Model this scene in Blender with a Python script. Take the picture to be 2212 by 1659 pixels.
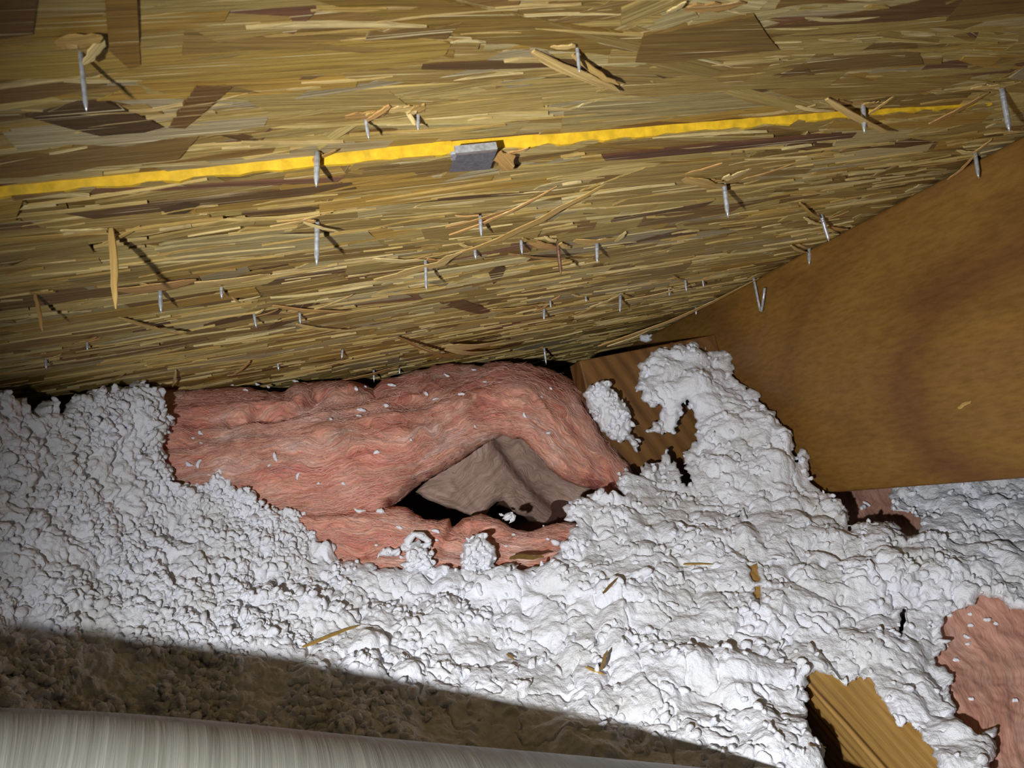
import bpy, math, random
import numpy as np
from mathutils import Vector, Matrix

SC = bpy.context.scene
COL = SC.collection
for o in list(bpy.data.objects):
    bpy.data.objects.remove(o)
rnd = random.Random(7)

# ------------------------------------------------------------------ camera, light, exposure
FPX, CX, CY = 1660.0, 1106.0, 829.5
PITCH = math.radians(30.0)
R = np.array([1.0, 0, 0])
U = np.array([0, math.sin(PITCH), math.cos(PITCH)])
FW = np.array([0, math.cos(PITCH), -math.sin(PITCH)])

cam_data = bpy.data.cameras.new('camera')
cam_data.sensor_width = 36.0
cam_data.lens = 36.0 * FPX / 2212.0
cam_data.clip_start = 0.005
cam_data.dof.use_dof = True
cam_data.dof.focus_distance = 0.72
cam_data.dof.aperture_fstop = 30.0
cam = bpy.data.objects.new('camera', cam_data)
COL.objects.link(cam)
cam.rotation_euler = (math.radians(90) - PITCH, 0, 0)
SC.camera = cam

world = bpy.data.worlds.new('world')
SC.world = world
world.use_nodes = True
world.node_tree.nodes['Background'].inputs[0].default_value = (0.9, 0.92, 1.0, 1)
world.node_tree.nodes['Background'].inputs[1].default_value = 0.012

def cam_pt(r, u, f):
    return R * r + U * u + FW * f

# hand-held torch just left of the camera
ld = bpy.data.lights.new('torch', 'SPOT')
ld.energy = 26.0
ld.color = (0.965, 0.98, 1.0)
ld.spot_size = math.radians(94)
ld.spot_blend = 1.0
ld.shadow_soft_size = 0.007
lamp = bpy.data.objects.new('torch', ld)
COL.objects.link(lamp)
LPOS = cam_pt(-0.12, -0.055, -0.06)
LTGT = cam_pt(0.20, -0.17, 0.85)
lamp.location = LPOS
lamp.rotation_euler = Vector(LTGT - LPOS).to_track_quat('-Z', 'Y').to_euler()

SC.cycles.max_bounces = 5
SC.cycles.diffuse_bounces = 3
SC.cycles.glossy_bounces = 2
SC.cycles.transmission_bounces = 2
SC.view_settings.view_transform = 'Standard'
SC.view_settings.look = 'None'
SC.view_settings.exposure = 0.0
SC.view_settings.gamma = 1.0
SC.view_settings.use_curve_mapping = False

# ------------------------------------------------------------------ geometry of the place
PSI = math.radians(21.65)          # camera yaw against the rafters
TH = math.radians(38.99)           # roof pitch
EAVE = np.array([math.cos(PSI), math.sin(PSI), 0])
RAF = np.array([-math.sin(PSI) * math.cos(TH), math.cos(PSI) * math.cos(TH), -math.sin(TH)])
JOI = np.array([-math.sin(PSI), math.cos(PSI), 0])
NRM = np.cross(EAVE, RAF)
NRM /= np.linalg.norm(NRM)
if NRM[2] > 0:
    NRM = -NRM                     # points into the attic
def ray(x, y):
    return FW + R * ((x - CX) / FPX) + U * ((CY - y) / FPX)
ROOFC = float(ray(1025, 345) @ NRM) * 0.42
def roof(x, y, h=0.0):
    r = ray(x, y)
    return r * ((ROOFC + h) / (r @ NRM))
def rc(a, b, h):                   # roof coordinates to the world
    return EAVE * a + RAF * b + NRM * (ROOFC + h)
def ab(P):
    return float(P @ EAVE), float(P @ RAF)
CE = float(roof(1800, 500) @ EAVE)
CE = float(roof(2212, 280) @ EAVE)
def hang(b, t, h=0.0):             # a point below roof point b that is seen at pixel t
    Pb = roof(b[0], b[1], h)
    pn = np.cross(NRM, EAVE)
    r = ray(*t)
    return Pb, r * ((Pb @ pn) / (r @ pn))
def on_z(x, y, z):
    r = ray(x, y)
    return r * (z / r[2])

def lin(c):
    c = np.array(c, float) / 255.0
    return np.where(c <= 0.04045, c / 12.92, ((c + 0.055) / 1.055) ** 2.4)
def lin4(c):
    return tuple(lin(c)) + (1.0,)

# ------------------------------------------------------------------ noise (numpy)
def _hash(i, j, k, s):
    i = i.astype(np.uint32); j = j.astype(np.uint32); k = k.astype(np.uint32)
    h = i * np.uint32(374761393) + j * np.uint32(668265263) + k * np.uint32(2147483647 - 2) + np.uint32(s * 977 + 13)
    h ^= h >> np.uint32(13); h = h * np.uint32(1274126177)
    h ^= h >> np.uint32(16); h = h * np.uint32(2246822519)
    h ^= h >> np.uint32(15)
    return (h & np.uint32(0xffffff)).astype(np.float64) / float(0xffffff)
def vnoise(P, cell, s=0):
    Q = P / cell
    I = np.floor(Q).astype(np.int64); f = Q - I
    f = f * f * f * (f * (f * 6 - 15) + 10)
    out = 0
    for dx in (0, 1):
        for dy in (0, 1):
            for dz in (0, 1):
                w = (f[:, 0] if dx else 1 - f[:, 0]) * (f[:, 1] if dy else 1 - f[:, 1]) * (f[:, 2] if dz else 1 - f[:, 2])
                out = out + w * _hash(I[:, 0] + dx, I[:, 1] + dy, I[:, 2] + dz, s)
    return out * 2 - 1
def fbm(P, cell, s=0, octv=3):
    o = 0; a = 1.0; t = 0
    for k in range(octv):
        o = o + a * vnoise(P, cell / 2 ** k, s + k); t += a; a *= 0.5
    return o / t
def puff(P, cell, s=0, rad=0.85):
    Q = P / cell
    I = np.floor(Q).astype(np.int64)
    best = np.full(len(P), 9.0)
    for dx in (-1, 0, 1):
        for dy in (-1, 0, 1):
            for dz in (-1, 0, 1):
                J = I + np.array([dx, dy, dz])
                ox = _hash(J[:, 0], J[:, 1], J[:, 2], s); oy = _hash(J[:, 0], J[:, 1], J[:, 2], s + 31); oz = _hash(J[:, 0], J[:, 1], J[:, 2], s + 57)
                d = (Q[:, 0] - J[:, 0] - ox) ** 2 + (Q[:, 1] - J[:, 1] - oy) ** 2 + (Q[:, 2] - J[:, 2] - oz) ** 2
                best = np.minimum(best, d)
    return np.sqrt(np.maximum(0, 1 - best / rad ** 2))

# ------------------------------------------------------------------ object helpers
def mesh_obj(name, V, Fc, mat=None, parent=None, smooth=False, uv=None, col=None, mat_idx=None):
    me = bpy.data.meshes.new(name)
    V = np.asarray(V, float)
    ctr = (V.min(0) + V.max(0)) / 2
    if parent is not None:
        ctr = np.array(parent.location)
    me.from_pydata((V - ctr).tolist(), [], [list(map(int, f)) for f in Fc])
    o = bpy.data.objects.new(name, me)
    COL.objects.link(o)
    if parent is None:
        o.location = ctr
    else:
        o.parent = parent
    if mat is not None:
        for m in (mat if isinstance(mat, (list, tuple)) else [mat]):
            me.materials.append(m)
    if mat_idx is not None:
        me.polygons.foreach_set('material_index', mat_idx)
    if smooth:
        me.polygons.foreach_set('use_smooth', [True] * len(me.polygons))
    if uv is not None:
        l = me.uv_layers.new(name='uv')
        vi = np.empty(len(me.loops), np.int32); me.loops.foreach_get('vertex_index', vi)
        l.data.foreach_set('uv', np.asarray(uv, float)[vi].ravel())
    if col is not None:
        a = me.color_attributes.new('col', 'FLOAT_COLOR', 'POINT')
        c = np.asarray(col, float)
        if c.shape[1] == 3:
            c = np.hstack([c, np.ones((len(c), 1))])
        a.data.foreach_set('color', c.ravel())
    me.update()
    return o
def tag(o, label=None, cat=None, group=None, kind=None):
    if label: o['label'] = label
    if cat: o['category'] = cat
    if group: o['group'] = group
    if kind: o['kind'] = kind
    return o
def empty(name, loc):
    o = bpy.data.objects.new(name, None)
    COL.objects.link(o); o.location = loc; o.empty_display_size = 0.02
    bpy.context.view_layer.update()
    return o
def box_vf(o, ax, ay, az):         # corner + three edge vectors
    V = [o + ax * i + ay * j + az * k for k in (0, 1) for j in (0, 1) for i in (0, 1)]
    Fc = [(0, 2, 3, 1), (4, 5, 7, 6), (0, 1, 5, 4), (2, 6, 7, 3), (0, 4, 6, 2), (1, 3, 7, 5)]
    return V, Fc

# ------------------------------------------------------------------ materials
def new_mat(name):
    m = bpy.data.materials.new(name); m.use_nodes = True
    nt = m.node_tree
    b = nt.nodes['Principled BSDF']
    return m, nt, b
def N(nt, typ, **kw):
    n = nt.nodes.new(typ)
    for k, v in kw.items():
        if k.startswith('in_'):
            n.inputs[k[3:]].default_value = v
        else:
            setattr(n, k, v)
    return n
def ramp(nt, fac, stops):
    r = nt.nodes.new('ShaderNodeValToRGB')
    e = r.color_ramp.elements
    while len(e) < len(stops):
        e.new(0.5)
    for i, (p, c) in enumerate(stops):
        e[i].position = p; e[i].color = lin4(c)
    nt.links.new(fac, r.inputs[0])
    return r.outputs[0]
def mapped(nt, src, scale, rot=(0, 0, 0)):
    mp = nt.nodes.new('ShaderNodeMapping')
    mp.inputs['Scale'].default_value = scale
    mp.inputs['Rotation'].default_value = rot
    nt.links.new(src, mp.inputs['Vector'])
    return mp.outputs[0]
def noise(nt, vec, scale, detail=4, rough=0.55, dist=0.0):
    n = N(nt, 'ShaderNodeTexNoise')
    n.inputs['Scale'].default_value = scale; n.inputs['Detail'].default_value = detail
    n.inputs['Roughness'].default_value = rough; n.inputs['Distortion'].default_value = dist
    nt.links.new(vec, n.inputs['Vector'])
    return n.outputs['Fac']
def bump(nt, b, h, strength, dist):
    n = N(nt, 'ShaderNodeBump')
    n.inputs['Strength'].default_value = strength; n.inputs['Distance'].default_value = dist
    nt.links.new(h, n.inputs['Height']); nt.links.new(n.outputs[0], b.inputs['Normal'])
def mul(nt, a, b_):
    m = N(nt, 'ShaderNodeMix', data_type='RGBA', blend_type='MULTIPLY')
    m.inputs[0].default_value = 1.0
    nt.links.new(a, m.inputs[6]); nt.links.new(b_, m.inputs[7])
    return m.outputs[2]
def math_n(nt, op, a, b_):
    m = N(nt, 'ShaderNodeMath', operation=op)
    for i, v in enumerate((a, b_)):
        if isinstance(v, (int, float)):
            m.inputs[i].default_value = v
        else:
            nt.links.new(v, m.inputs[i])
    return m.outputs[0]

def flake_material():
    m, nt, b = new_mat('strand_board')
    at = N(nt, 'ShaderNodeVertexColor', layer_name='col')
    uv = N(nt, 'ShaderNodeUVMap', uv_map='uv')
    g = noise(nt, mapped(nt, uv.outputs[0], (12, 380, 1)), 1.0, 5, 0.65)
    g2 = noise(nt, mapped(nt, uv.outputs[0], (40, 1500, 1)), 1.0, 3, 0.6)
    g3 = noise(nt, mapped(nt, uv.outputs[0], (9, 700, 1)), 1.0, 2, 0.5)
    tone = ramp(nt, g, [(0.30, (200, 190, 175)), (0.50, (246, 243, 238)), (0.68, (255, 255, 252))])
    tone2 = ramp(nt, g2, [(0.3, (225, 222, 215)), (0.6, (255, 255, 255))])
    base = mul(nt, mul(nt, at.outputs['Color'], tone), tone2)
    st = ramp(nt, g3, [(0.63, (0, 0, 0)), (0.70, (255, 255, 255))])  # pale streaks mixed into the colour in place of bright glints
    mx = N(nt, 'ShaderNodeMix', data_type='RGBA')
    nt.links.new(math_n(nt, 'MULTIPLY', st, 0.7), mx.inputs[0])
    nt.links.new(base, mx.inputs[6]); mx.inputs[7].default_value = lin4((240, 222, 170))
    nt.links.new(mx.outputs[2], b.inputs['Base Color'])
    b.inputs['Roughness'].default_value = 0.6
    b.inputs['Specular IOR Level'].default_value = 0.35
    bump(nt, b, math_n(nt, 'ADD', g, math_n(nt, 'MULTIPLY', g2, 0.5)), 0.9, 0.0011)
    return m
M_OSB = flake_material()

def white_material():
    m, nt, b = new_mat('blown_white_wool')
    tc = N(nt, 'ShaderNodeTexCoord').outputs['Object']
    n1 = noise(nt, tc, 22, 4, 0.6)
    n2 = noise(nt, tc, 260, 5, 0.65)
    c = ramp(nt, n1, [(0.3, (226, 225, 224)), (0.55, (240, 241, 247)), (0.75, (246, 246, 253))])
    nt.links.new(c, b.inputs['Base Color'])
    b.inputs['Roughness'].default_value = 0.9
    b.inputs['Specular IOR Level'].default_value = 0.1
    b.inputs['Subsurface Weight'].default_value = 0.0
    b.inputs['Subsurface Radius'].default_value = (1.0, 0.95, 0.9)
    b.inputs['Subsurface Scale'].default_value = 0.004
    bump(nt, b, n2, 0.8, 0.003)
    return m
M_WHITE = white_material()

def pink_material(name, stops, bstr=1.0):
    m, nt, b = new_mat(name)
    uv = N(nt, 'ShaderNodeUVMap', uv_map='uv')
    tc = N(nt, 'ShaderNodeTexCoord').outputs['Object']
    wob = noise(nt, tc, 18, 3, 0.5)
    cmb = N(nt, 'ShaderNodeVectorMath', operation='SCALE'); cmb.inputs['Scale'].default_value = 0.03
    nz = N(nt, 'ShaderNodeTexNoise'); nz.inputs['Scale'].default_value = 22.0
    nt.links.new(tc, nz.inputs['Vector']); nt.links.new(nz.outputs['Color'], cmb.inputs[0])
    add = N(nt, 'ShaderNodeVectorMath', operation='ADD')
    nt.links.new(uv.outputs[0], add.inputs[0]); nt.links.new(cmb.outputs[0], add.inputs[1])
    g = noise(nt, mapped(nt, add.outputs[0], (9, 90, 1)), 1.0, 6, 0.6, 0.6)
    g2 = noise(nt, mapped(nt, add.outputs[0], (60, 520, 1)), 1.0, 4, 0.65, 0.8)
    mix = math_n(nt, 'ADD', math_n(nt, 'MULTIPLY', g, 0.6), math_n(nt, 'MULTIPLY', wob, 0.4))
    c = ramp(nt, mix, stops)
    t2 = ramp(nt, g2, [(0.3, (205, 200, 200)), (0.6, (255, 255, 255))])
    nt.links.new(mul(nt, c, t2), b.inputs['Base Color'])
    b.inputs['Roughness'].default_value = 0.85
    b.inputs['Specular IOR Level'].default_value = 0.15
    b.inputs['Subsurface Weight'].default_value = 0.0
    b.inputs['Subsurface Radius'].default_value = (1.0, 0.6, 0.5)
    b.inputs['Subsurface Scale'].default_value = 0.005
    bump(nt, b, math_n(nt, 'ADD', math_n(nt, 'MULTIPLY', g, 0.7), math_n(nt, 'MULTIPLY', g2, 0.5)), bstr, 0.006)
    return m
M_PINK = pink_material('pink_glass_wool', [(0.33, (192, 108, 102)), (0.43, (226, 146, 124)), (0.53, (240, 178, 152)), (0.64, (246, 212, 198))])
M_GREYPINK = pink_material('greyish_pink_glass_wool', [(0.3, (150, 122, 110)), (0.5, (184, 154, 138)), (0.7, (206, 180, 164))], 0.6)  # greyer, less saturated pink for the inner batt
M_PALEPINK = pink_material('faced_pink_glass_wool', [(0.3, (200, 140, 122)), (0.5, (224, 172, 150)), (0.7, (234, 196, 178))], 0.25)

def wood_material(name, axis, stops, ring=(3.0, 26.0), freq=1.0):
    m, nt, b = new_mat(name)
    uv = N(nt, 'ShaderNodeUVMap', uv_map='uv').outputs[0]
    d = noise(nt, mapped(nt, uv, (ring[0], ring[1] * 0.35, 1)), 1.0, 3, 0.5, 1.2)
    w = N(nt, 'ShaderNodeTexWave', wave_type='BANDS', bands_direction='Y')
    w.inputs['Scale'].default_value = ring[1] * freq; w.inputs['Distortion'].default_value = 9.0
    w.inputs['Detail'].default_value = 3.0; w.inputs['Detail Scale'].default_value = 0.35
    nt.links.new(mapped(nt, uv, (0.28, 1, 1)), w.inputs['Vector'])
    fine = noise(nt, mapped(nt, uv, (30, 700, 1)), 1.0, 4, 0.6)
    f = math_n(nt, 'ADD', math_n(nt, 'MULTIPLY', d, 0.65), math_n(nt, 'MULTIPLY', w.outputs['Fac'], 0.35))
    c = ramp(nt, f, stops)
    t = ramp(nt, fine, [(0.3, (222, 218, 210)), (0.6, (255, 255, 255))])
    nt.links.new(mul(nt, c, t), b.inputs['Base Color'])
    b.inputs['Roughness'].default_value = 0.5
    b.inputs['Specular IOR Level'].default_value = 0.35
    bump(nt, b, fine, 0.25, 0.0006)
    return m
def rafter_material():
    m, nt, b = new_mat('rafter_wood')
    uv = N(nt, 'ShaderNodeUVMap', uv_map='uv').outputs[0]
    n1 = noise(nt, mapped(nt, uv, (5, 12, 1)), 1.0, 4, 0.55, 0.6)
    # growth rings curling round two hearts of the grain
    rings = None
    for (px_, py_, sx, k) in ((2330, 800, 0.55, 62.0), (1490, 880, 0.9, 40.0)):
        r = ray(px_, py_); P = r * (CE / (r @ EAVE)); c = P - RAF_CTR
        mp = N(nt, 'ShaderNodeMapping'); mp.inputs['Location'].default_value = (-float(c @ RAF) * sx, -float(c @ NRM), 0); mp.inputs['Scale'].default_value = (sx, 1, 0)
        nt.links.new(uv, mp.inputs['Vector'])
        ln = N(nt, 'ShaderNodeVectorMath', operation='LENGTH'); nt.links.new(mp.outputs[0], ln.inputs[0])
        ph = math_n(nt, 'ADD', math_n(nt, 'MULTIPLY', ln.outputs['Value'], k), math_n(nt, 'MULTIPLY', n1, 3.2))
        sn = math_n(nt, 'ADD', math_n(nt, 'MULTIPLY', math_n(nt, 'SINE', ph, 0), 0.5), 0.5)
        pw = math_n(nt, 'POWER', sn, 3.0)
        fade = math_n(nt, 'MAXIMUM', math_n(nt, 'SUBTRACT', 1.0, math_n(nt, 'MULTIPLY', ln.outputs['Value'], 3.2)), 0.0)
        pw = math_n(nt, 'MULTIPLY', pw, fade)
        rings = pw if rings is None else math_n(nt, 'ADD', rings, pw)
    fine = noise(nt, mapped(nt, uv, (60, 220, 1)), 1.0, 5, 0.6)
    base = ramp(nt, n1, [(0.3, (118, 84, 38)), (0.5, (142, 104, 46)), (0.7, (136, 98, 52))])
    mx = N(nt, 'ShaderNodeMix', data_type='RGBA')
    nt.links.new(math_n(nt, 'MULTIPLY', rings, 0.8), mx.inputs[0]); nt.links.new(base, mx.inputs[6]); mx.inputs[7].default_value = lin4((96, 60, 36))
    t = ramp(nt, fine, [(0.3, (222, 216, 208)), (0.6, (255, 255, 255)), (0.78, (255, 255, 255))])
    nt.links.new(mul(nt, mx.outputs[2], t), b.inputs['Base Color'])
    b.inputs['Roughness'].default_value = 0.48
    b.inputs['Specular IOR Level'].default_value = 0.35
    bump(nt, b, fine, 0.2, 0.0008)
    return m
M_JOIST = wood_material('joist_wood', 0, [(0.25, (96, 66, 34)), (0.36, (160, 124, 66)), (0.75, (178, 140, 78))], (2, 40), 0.9)
M_BLOCK = wood_material('blocking_wood', 0, [(0.15, (88, 58, 32)), (0.5, (120, 84, 44)), (0.9, (138, 98, 54))], (5, 60), 0.25)

def steel_material(name, base, rough, metal=1.0):
    m, nt, b = new_mat(name)
    tc = N(nt, 'ShaderNodeTexCoord').outputs['Object']
    n = noise(nt, tc, 400, 3)
    c = ramp(nt, n, [(0.3, tuple(int(x * 0.75) for x in base)), (0.7, base)])
    nt.links.new(c, b.inputs['Base Color'])
    b.inputs['Metallic'].default_value = metal; b.inputs['Roughness'].default_value = rough
    return m
M_STEEL = steel_material('galvanised_steel', (215, 218, 222), 0.3, 0.45)
M_RUST = steel_material('rusty_steel', (150, 110, 84), 0.5, 0.5)
M_CLIP = steel_material('clip_steel', (150, 152, 160), 0.42, 0.6)

DUCT_ROT = 0.25
def duct_material():
    m, nt, b = new_mat('silvery_duct_skin')
    uv = N(nt, 'ShaderNodeUVMap', uv_map='uv').outputs[0]
    g = noise(nt, mapped(nt, uv, (26, 0.8, 1)), 1.0, 2, 0.5)
    g2 = noise(nt, mapped(nt, uv, (520, 11, 1)), 1.0, 3, 0.6)
    g3 = noise(nt, mapped(nt, uv, (130, 2.0, 1)), 1.0, 2, 0.5)
    rd = math_n(nt, 'POWER', math_n(nt, 'ABSOLUTE', math_n(nt, 'SUBTRACT', g2, 0.5), 0), 0.7)
    c = ramp(nt, g2, [(0.3, (134, 133, 123)), (0.7, (156, 155, 145))])
    nt.links.new(c, b.inputs['Base Color'])
    b.inputs['Metallic'].default_value = 0.45
    b.inputs['Specular IOR Level'].default_value = 0.5
    b.inputs['Roughness'].default_value = 0.33
    b.inputs['Anisotropic'].default_value = 0.9
    b.inputs['Anisotropic Rotation'].default_value = DUCT_ROT
    tg = N(nt, 'ShaderNodeTangent', direction_type='UV_MAP', uv_map='uv')
    nt.links.new(tg.outputs[0], b.inputs['Tangent'])
    bump(nt, b, math_n(nt, 'ADD', math_n(nt, 'ADD', g, math_n(nt, 'MULTIPLY', g3, 0.28)), math_n(nt, 'MULTIPLY', rd, 0.09)), 0.7, 0.0055)
    return m
M_DUCT = duct_material()

def plain(name, base, rough=0.8, sc=60):
    m, nt, b = new_mat(name)
    tc = N(nt, 'ShaderNodeTexCoord').outputs['Object']
    n = noise(nt, tc, sc, 4)
    nt.links.new(ramp(nt, n, [(0.3, tuple(int(x * 0.8) for x in base)), (0.7, base)]), b.inputs['Base Color'])
    b.inputs['Roughness'].default_value = rough
    return m
M_YELLOW = plain('yellow_edge_paint', (250, 200, 40), 0.6, 150)
M_BOARD = plain('darkened_floor_board', (92, 62, 46))  # brown darkened so the void under the batts reads as deep shade
M_DARK = plain('dark_soffit_board', (70, 50, 34))
M_STRAW = plain('straw_wood', (196, 158, 84), 0.6, 300)
M_STRAWD = plain('brown_straw_wood', (128, 98, 50), 0.6, 300)

# ------------------------------------------------------------------ setting: floor and end wall
V, Fc = box_vf(np.array([-2.0, -0.6, -0.66]), np.array([4.2, 0, 0]), np.array([0, 3.2, 0]), np.array([0, 0, 0.015]))
tag(mesh_obj('floor', V, Fc, M_BOARD), kind='structure')
V, Fc = box_vf(EAVE * -1.6 + JOI * 1.75 + np.array([0, 0, -0.66]), EAVE * 3.4, JOI * 0.02, np.array([0, 0, 0.35]))
tag(mesh_obj('wall_back', V, Fc, M_DARK), kind='structure')

# ------------------------------------------------------------------ roof sheathing of wood strands
A0, A1 = -1.25, 1.5
_, B_NEAR = ab(roof(0, -600))
_, B_FAR = ab(roof(1270, 770)); B_FAR += 0.25
_, BJ0 = ab(roof(0, 415)); _, BJ1 = ab(roof(1480, 288))
BJ = (BJ0 + BJ1) / 2
_hx = [ab(roof(x, y))[0] for x, y in ((-300, 430), (0, 415), (850, 360), (1480, 293), (1900, 252), (2100, 235), (2300, 220))]
_hy = [0.0042, 0.0046, 0.008, 0.006, 0.0044, 0.0016, 0.0012]
def h_up(a):
    return -float(np.interp(a, _hx, _hy))

def clip_half(poly, axis, val, keep_less):
    out = []
    n = len(poly)
    for i in range(n):
        p, q = poly[i], poly[(i + 1) % n]
        ip = (p[axis] <= val) == keep_less; iq = (q[axis] <= val) == keep_less
        if ip: out.append(p)
        if ip != iq:
            t = (val - p[axis]) / (q[axis] - p[axis])
            out.append(tuple(p[k] + t * (q[k] - p[k]) for k in range(len(p))))
    return out

PAL = [((190, 163, 98), 5), ((175, 146, 84), 5), ((158, 127, 70), 3.5), ((142, 110, 62), 1.8), ((114, 84, 50), 0.6), ((198, 178, 126), 2.2),
       ((182, 165, 130), 2.2), ((216, 190, 122), 1.2), ((188, 150, 72), 1.8), ((136, 96, 70), 0.7), ((228, 208, 154), 0.5)]
PALC = [lin(c) for c, w in PAL]; PALW = [w for c, w in PAL]
class FlakeMesh:
    def __init__(s):
        s.V = []; s.F = []; s.uv = []; s.col = []
    def add(s, poly, hf, col, thick=0.0012):
        """poly: list of (a, b, u, v); hf(a,b,u,v)->height"""
        n = len(poly)
        if n < 3: return
        base = len(s.V)
        for p in poly:
            s.V.append(rc(p[0], p[1], hf(p))); s.uv.append((p[2], p[3])); s.col.append(col)
        for p in poly:
            s.V.append(rc(p[0], p[1], hf(p) - thick)); s.uv.append((p[2], p[3] + 0.003)); s.col.append(col)
        s.F.append(tuple(range(base, base + n)))
        for i in range(n):
            j = (i + 1) % n
            s.F.append((base + i, base + n + i, base + n + j, base + j))
def rand_flake(r, a, b, big=False):
    L = r.uniform(0.05, 0.17); W = r.choice([r.uniform(0.003, 0.009), r.uniform(0.007, 0.018), r.uniform(0.012, 0.032)])
    if big: L *= 1.2; W *= 1.4
    q = r.random()
    ang = r.gauss(0, 0.09) if q < 0.86 else (r.gauss(0, 0.35) if q < 0.965 else r.uniform(-1.57, 1.57))
    if q >= 0.965: L *= 0.5
    ca, sa = math.cos(ang), math.sin(ang)
    k = 5
    top = []; bot = []
    skew = r.uniform(-0.7, 0.7) * W
    for i in range(k + 1):
        t = i / k - 0.5
        jl = r.gauss(0, 0.05) * W
        end = 1.0
        if r.random() < 0.5 and i in (0, k): end = r.uniform(0.2, 0.9)
        top.append((t * L + skew * 0.5 + (r.gauss(0, W * 0.25) if i in (0, k) else 0), W / 2 * end + jl))
        bot.append((t * L - skew * 0.5 + (r.gauss(0, W * 0.25) if i in (0, k) else 0), -W / 2 * end + jl))
    pts = top + bot[::-1]
    u0, v0 = r.uniform(0, 50), r.uniform(0, 50)
    return [(a + x * ca - y * sa, b + x * sa + y * ca, u0 + x, v0 + y) for x, y in pts]
def build_panel(name, b_lo, b_hi, hbase, n, seed, mesh_parent, clip_val, keep_less):
    r = random.Random(seed)
    fm = FlakeMesh()
    # core slab
    aa = np.linspace(A0, A1, 60)
    for i in range(59):
        c0 = lin((150, 120, 64))
        fm.add([(aa[i], b_lo, i * .1, 0), (aa[i + 1], b_lo, i * .1 + .1, 0), (aa[i + 1], b_hi, i * .1 + .1, b_hi - b_lo), (aa[i], b_hi, i * .1, b_hi - b_lo)],
               lambda p: hbase(p[0]) - 0.0012, c0, 0.0098)
    for k in range(n):
        a = r.uniform(A0, A1); b = r.uniform(b_lo - 0.01, b_hi + 0.01)
        pl = rand_flake(r, a, b)
        if clip_val is not None:
            pl = clip_half(pl, 1, clip_val, keep_less)
            if len(pl) < 3: continue
        h0 = abs(r.gauss(0, 0.0008)); tl = r.gauss(0, 0.006); tw = r.gauss(0.045, 0.05)
        ca, cb = a, b
        c = r.choices(PALC, PALW)[0] * np.array([0.90, 0.915, 0.88]) * r.uniform(0.87, 1.15)
        uu = [p[2] for p in pl]; vv = [p[3] for p in pl]
        um, vm = (min(uu) + max(uu)) / 2, (min(vv) + max(vv)) / 2
        fm.add(pl, lambda p: hbase(p[0]) + h0 + tl * (p[2] - um) + tw * (p[3] - vm), np.clip(c, 0, 1), 0.0015)
    # fine pale slivers raised along the strands; pale colour brightens the dim lower board
    for k in range(int(n * (0.22 if keep_less else 0.75))):
        a = r.uniform(A0, A1); b = r.uniform(b_lo, b_hi)
        if clip_val is not None and ((b > clip_val - 0.004) if keep_less else (b < clip_val + 0.004)): continue
        L = r.uniform(0.012, 0.09); W = r.uniform(0.0005, 0.0017); ang = r.gauss(0, 0.07)
        ca, sa = math.cos(ang), math.sin(ang); u0 = r.uniform(0, 50); bow = r.gauss(0, 0.02) * L
        pts = [(-L / 2, 0), (-L / 4, -W / 2 + bow), (0, -W / 2 + bow * 1.3), (L / 4, -W / 2 + bow), (L / 2, 0), (L / 4, W / 2 + bow), (0, W / 2 + bow * 1.3), (-L / 4, W / 2 + bow)]
        h0 = 0.0012 + abs(r.gauss(0, 0.0010))
        c = lin(r.choice([(214, 186, 116), (228, 206, 146), (196, 164, 92), (206, 180, 120)])) * r.uniform(0.8, 1.1)
        fm.add([(a + x * ca - y * sa, b + x * sa + y * ca, u0 + x, y) for x, y in pts], lambda p: hbase(p[0]) + h0 + 0.12 * p[3], c, 0.0018)
    return fm
def px_flake(fm, pts, col, h, hbase):
    P = [ab(roof(x, y, hbase(ab(roof(x, y))[0]) + h)) for x, y in pts]
    a0 = sum(p[0] for p in P) / len(P); b0 = sum(p[1] for p in P) / len(P)
    u0, v0 = rnd.uniform(0, 40), rnd.uniform(0, 40)
    fm.add([(p[0], p[1], u0 + p[0] - a0, v0 + p[1] - b0) for p in P], lambda p: hbase(p[0]) + h, lin(col), 0.0022)

zero = lambda a: 0.0
fu = build_panel('u', B_NEAR, BJ, h_up, 4300, 11, None, BJ, True)
px_flake(fu, [(55, 252), (120, 238), (170, 225), (230, 222), (300, 250), (355, 275), (300, 290), (240, 300), (150, 278)], (90, 67, 40), 0.0022, h_up)
px_flake(fu, [(222, -120), (292, -120), (296, 0), (303, 140), (280, 150), (236, 110), (228, 0)], (151, 115, 52), 0.003, h_up)
px_flake(fu, [(-40, -60), (85, -60), (70, 75), (0, 85), (-40, 86)], (122, 90, 48), 0.0028, h_up)
px_flake(fu, [(425, 188), (500, 190), (455, 230), (400, 278), (365, 276), (395, 230)], (126, 92, 48), 0.0022, h_up)
px_flake(fu, [(-160, 100), (300, 100), (700, 92), (930, 86), (975, 94), (962, 118), (900, 140), (700, 162), (450, 176), (100, 170), (-160, 175)], (183, 152, 74), 0.0024, h_up)
px_flake(fu, [(1390, 78), (1500, 58), (1630, 35), (1660, 80), (1684, 108), (1560, 122), (1440, 137), (1372, 135)], (136, 107, 55), 0.003, h_up)
px_flake(fu, [(1590, 178), (1680, 160), (1745, 148), (1765, 165), (1700, 190), (1630, 202)], (107, 80, 45), 0.002, h_up)
px_flake(fu, [(1640, 62), (1900, 20), (2300, -60), (2300, 0), (1960, 45), (1700, 60)], (119, 87, 50), 0.002, h_up)
px_flake(fu, [(600, -20), (900, 60), (1200, 110), (1500, 130), (1480, 90), (1200, 50), (800, -30)], (151, 122, 57), 0.002, h_up)
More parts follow.
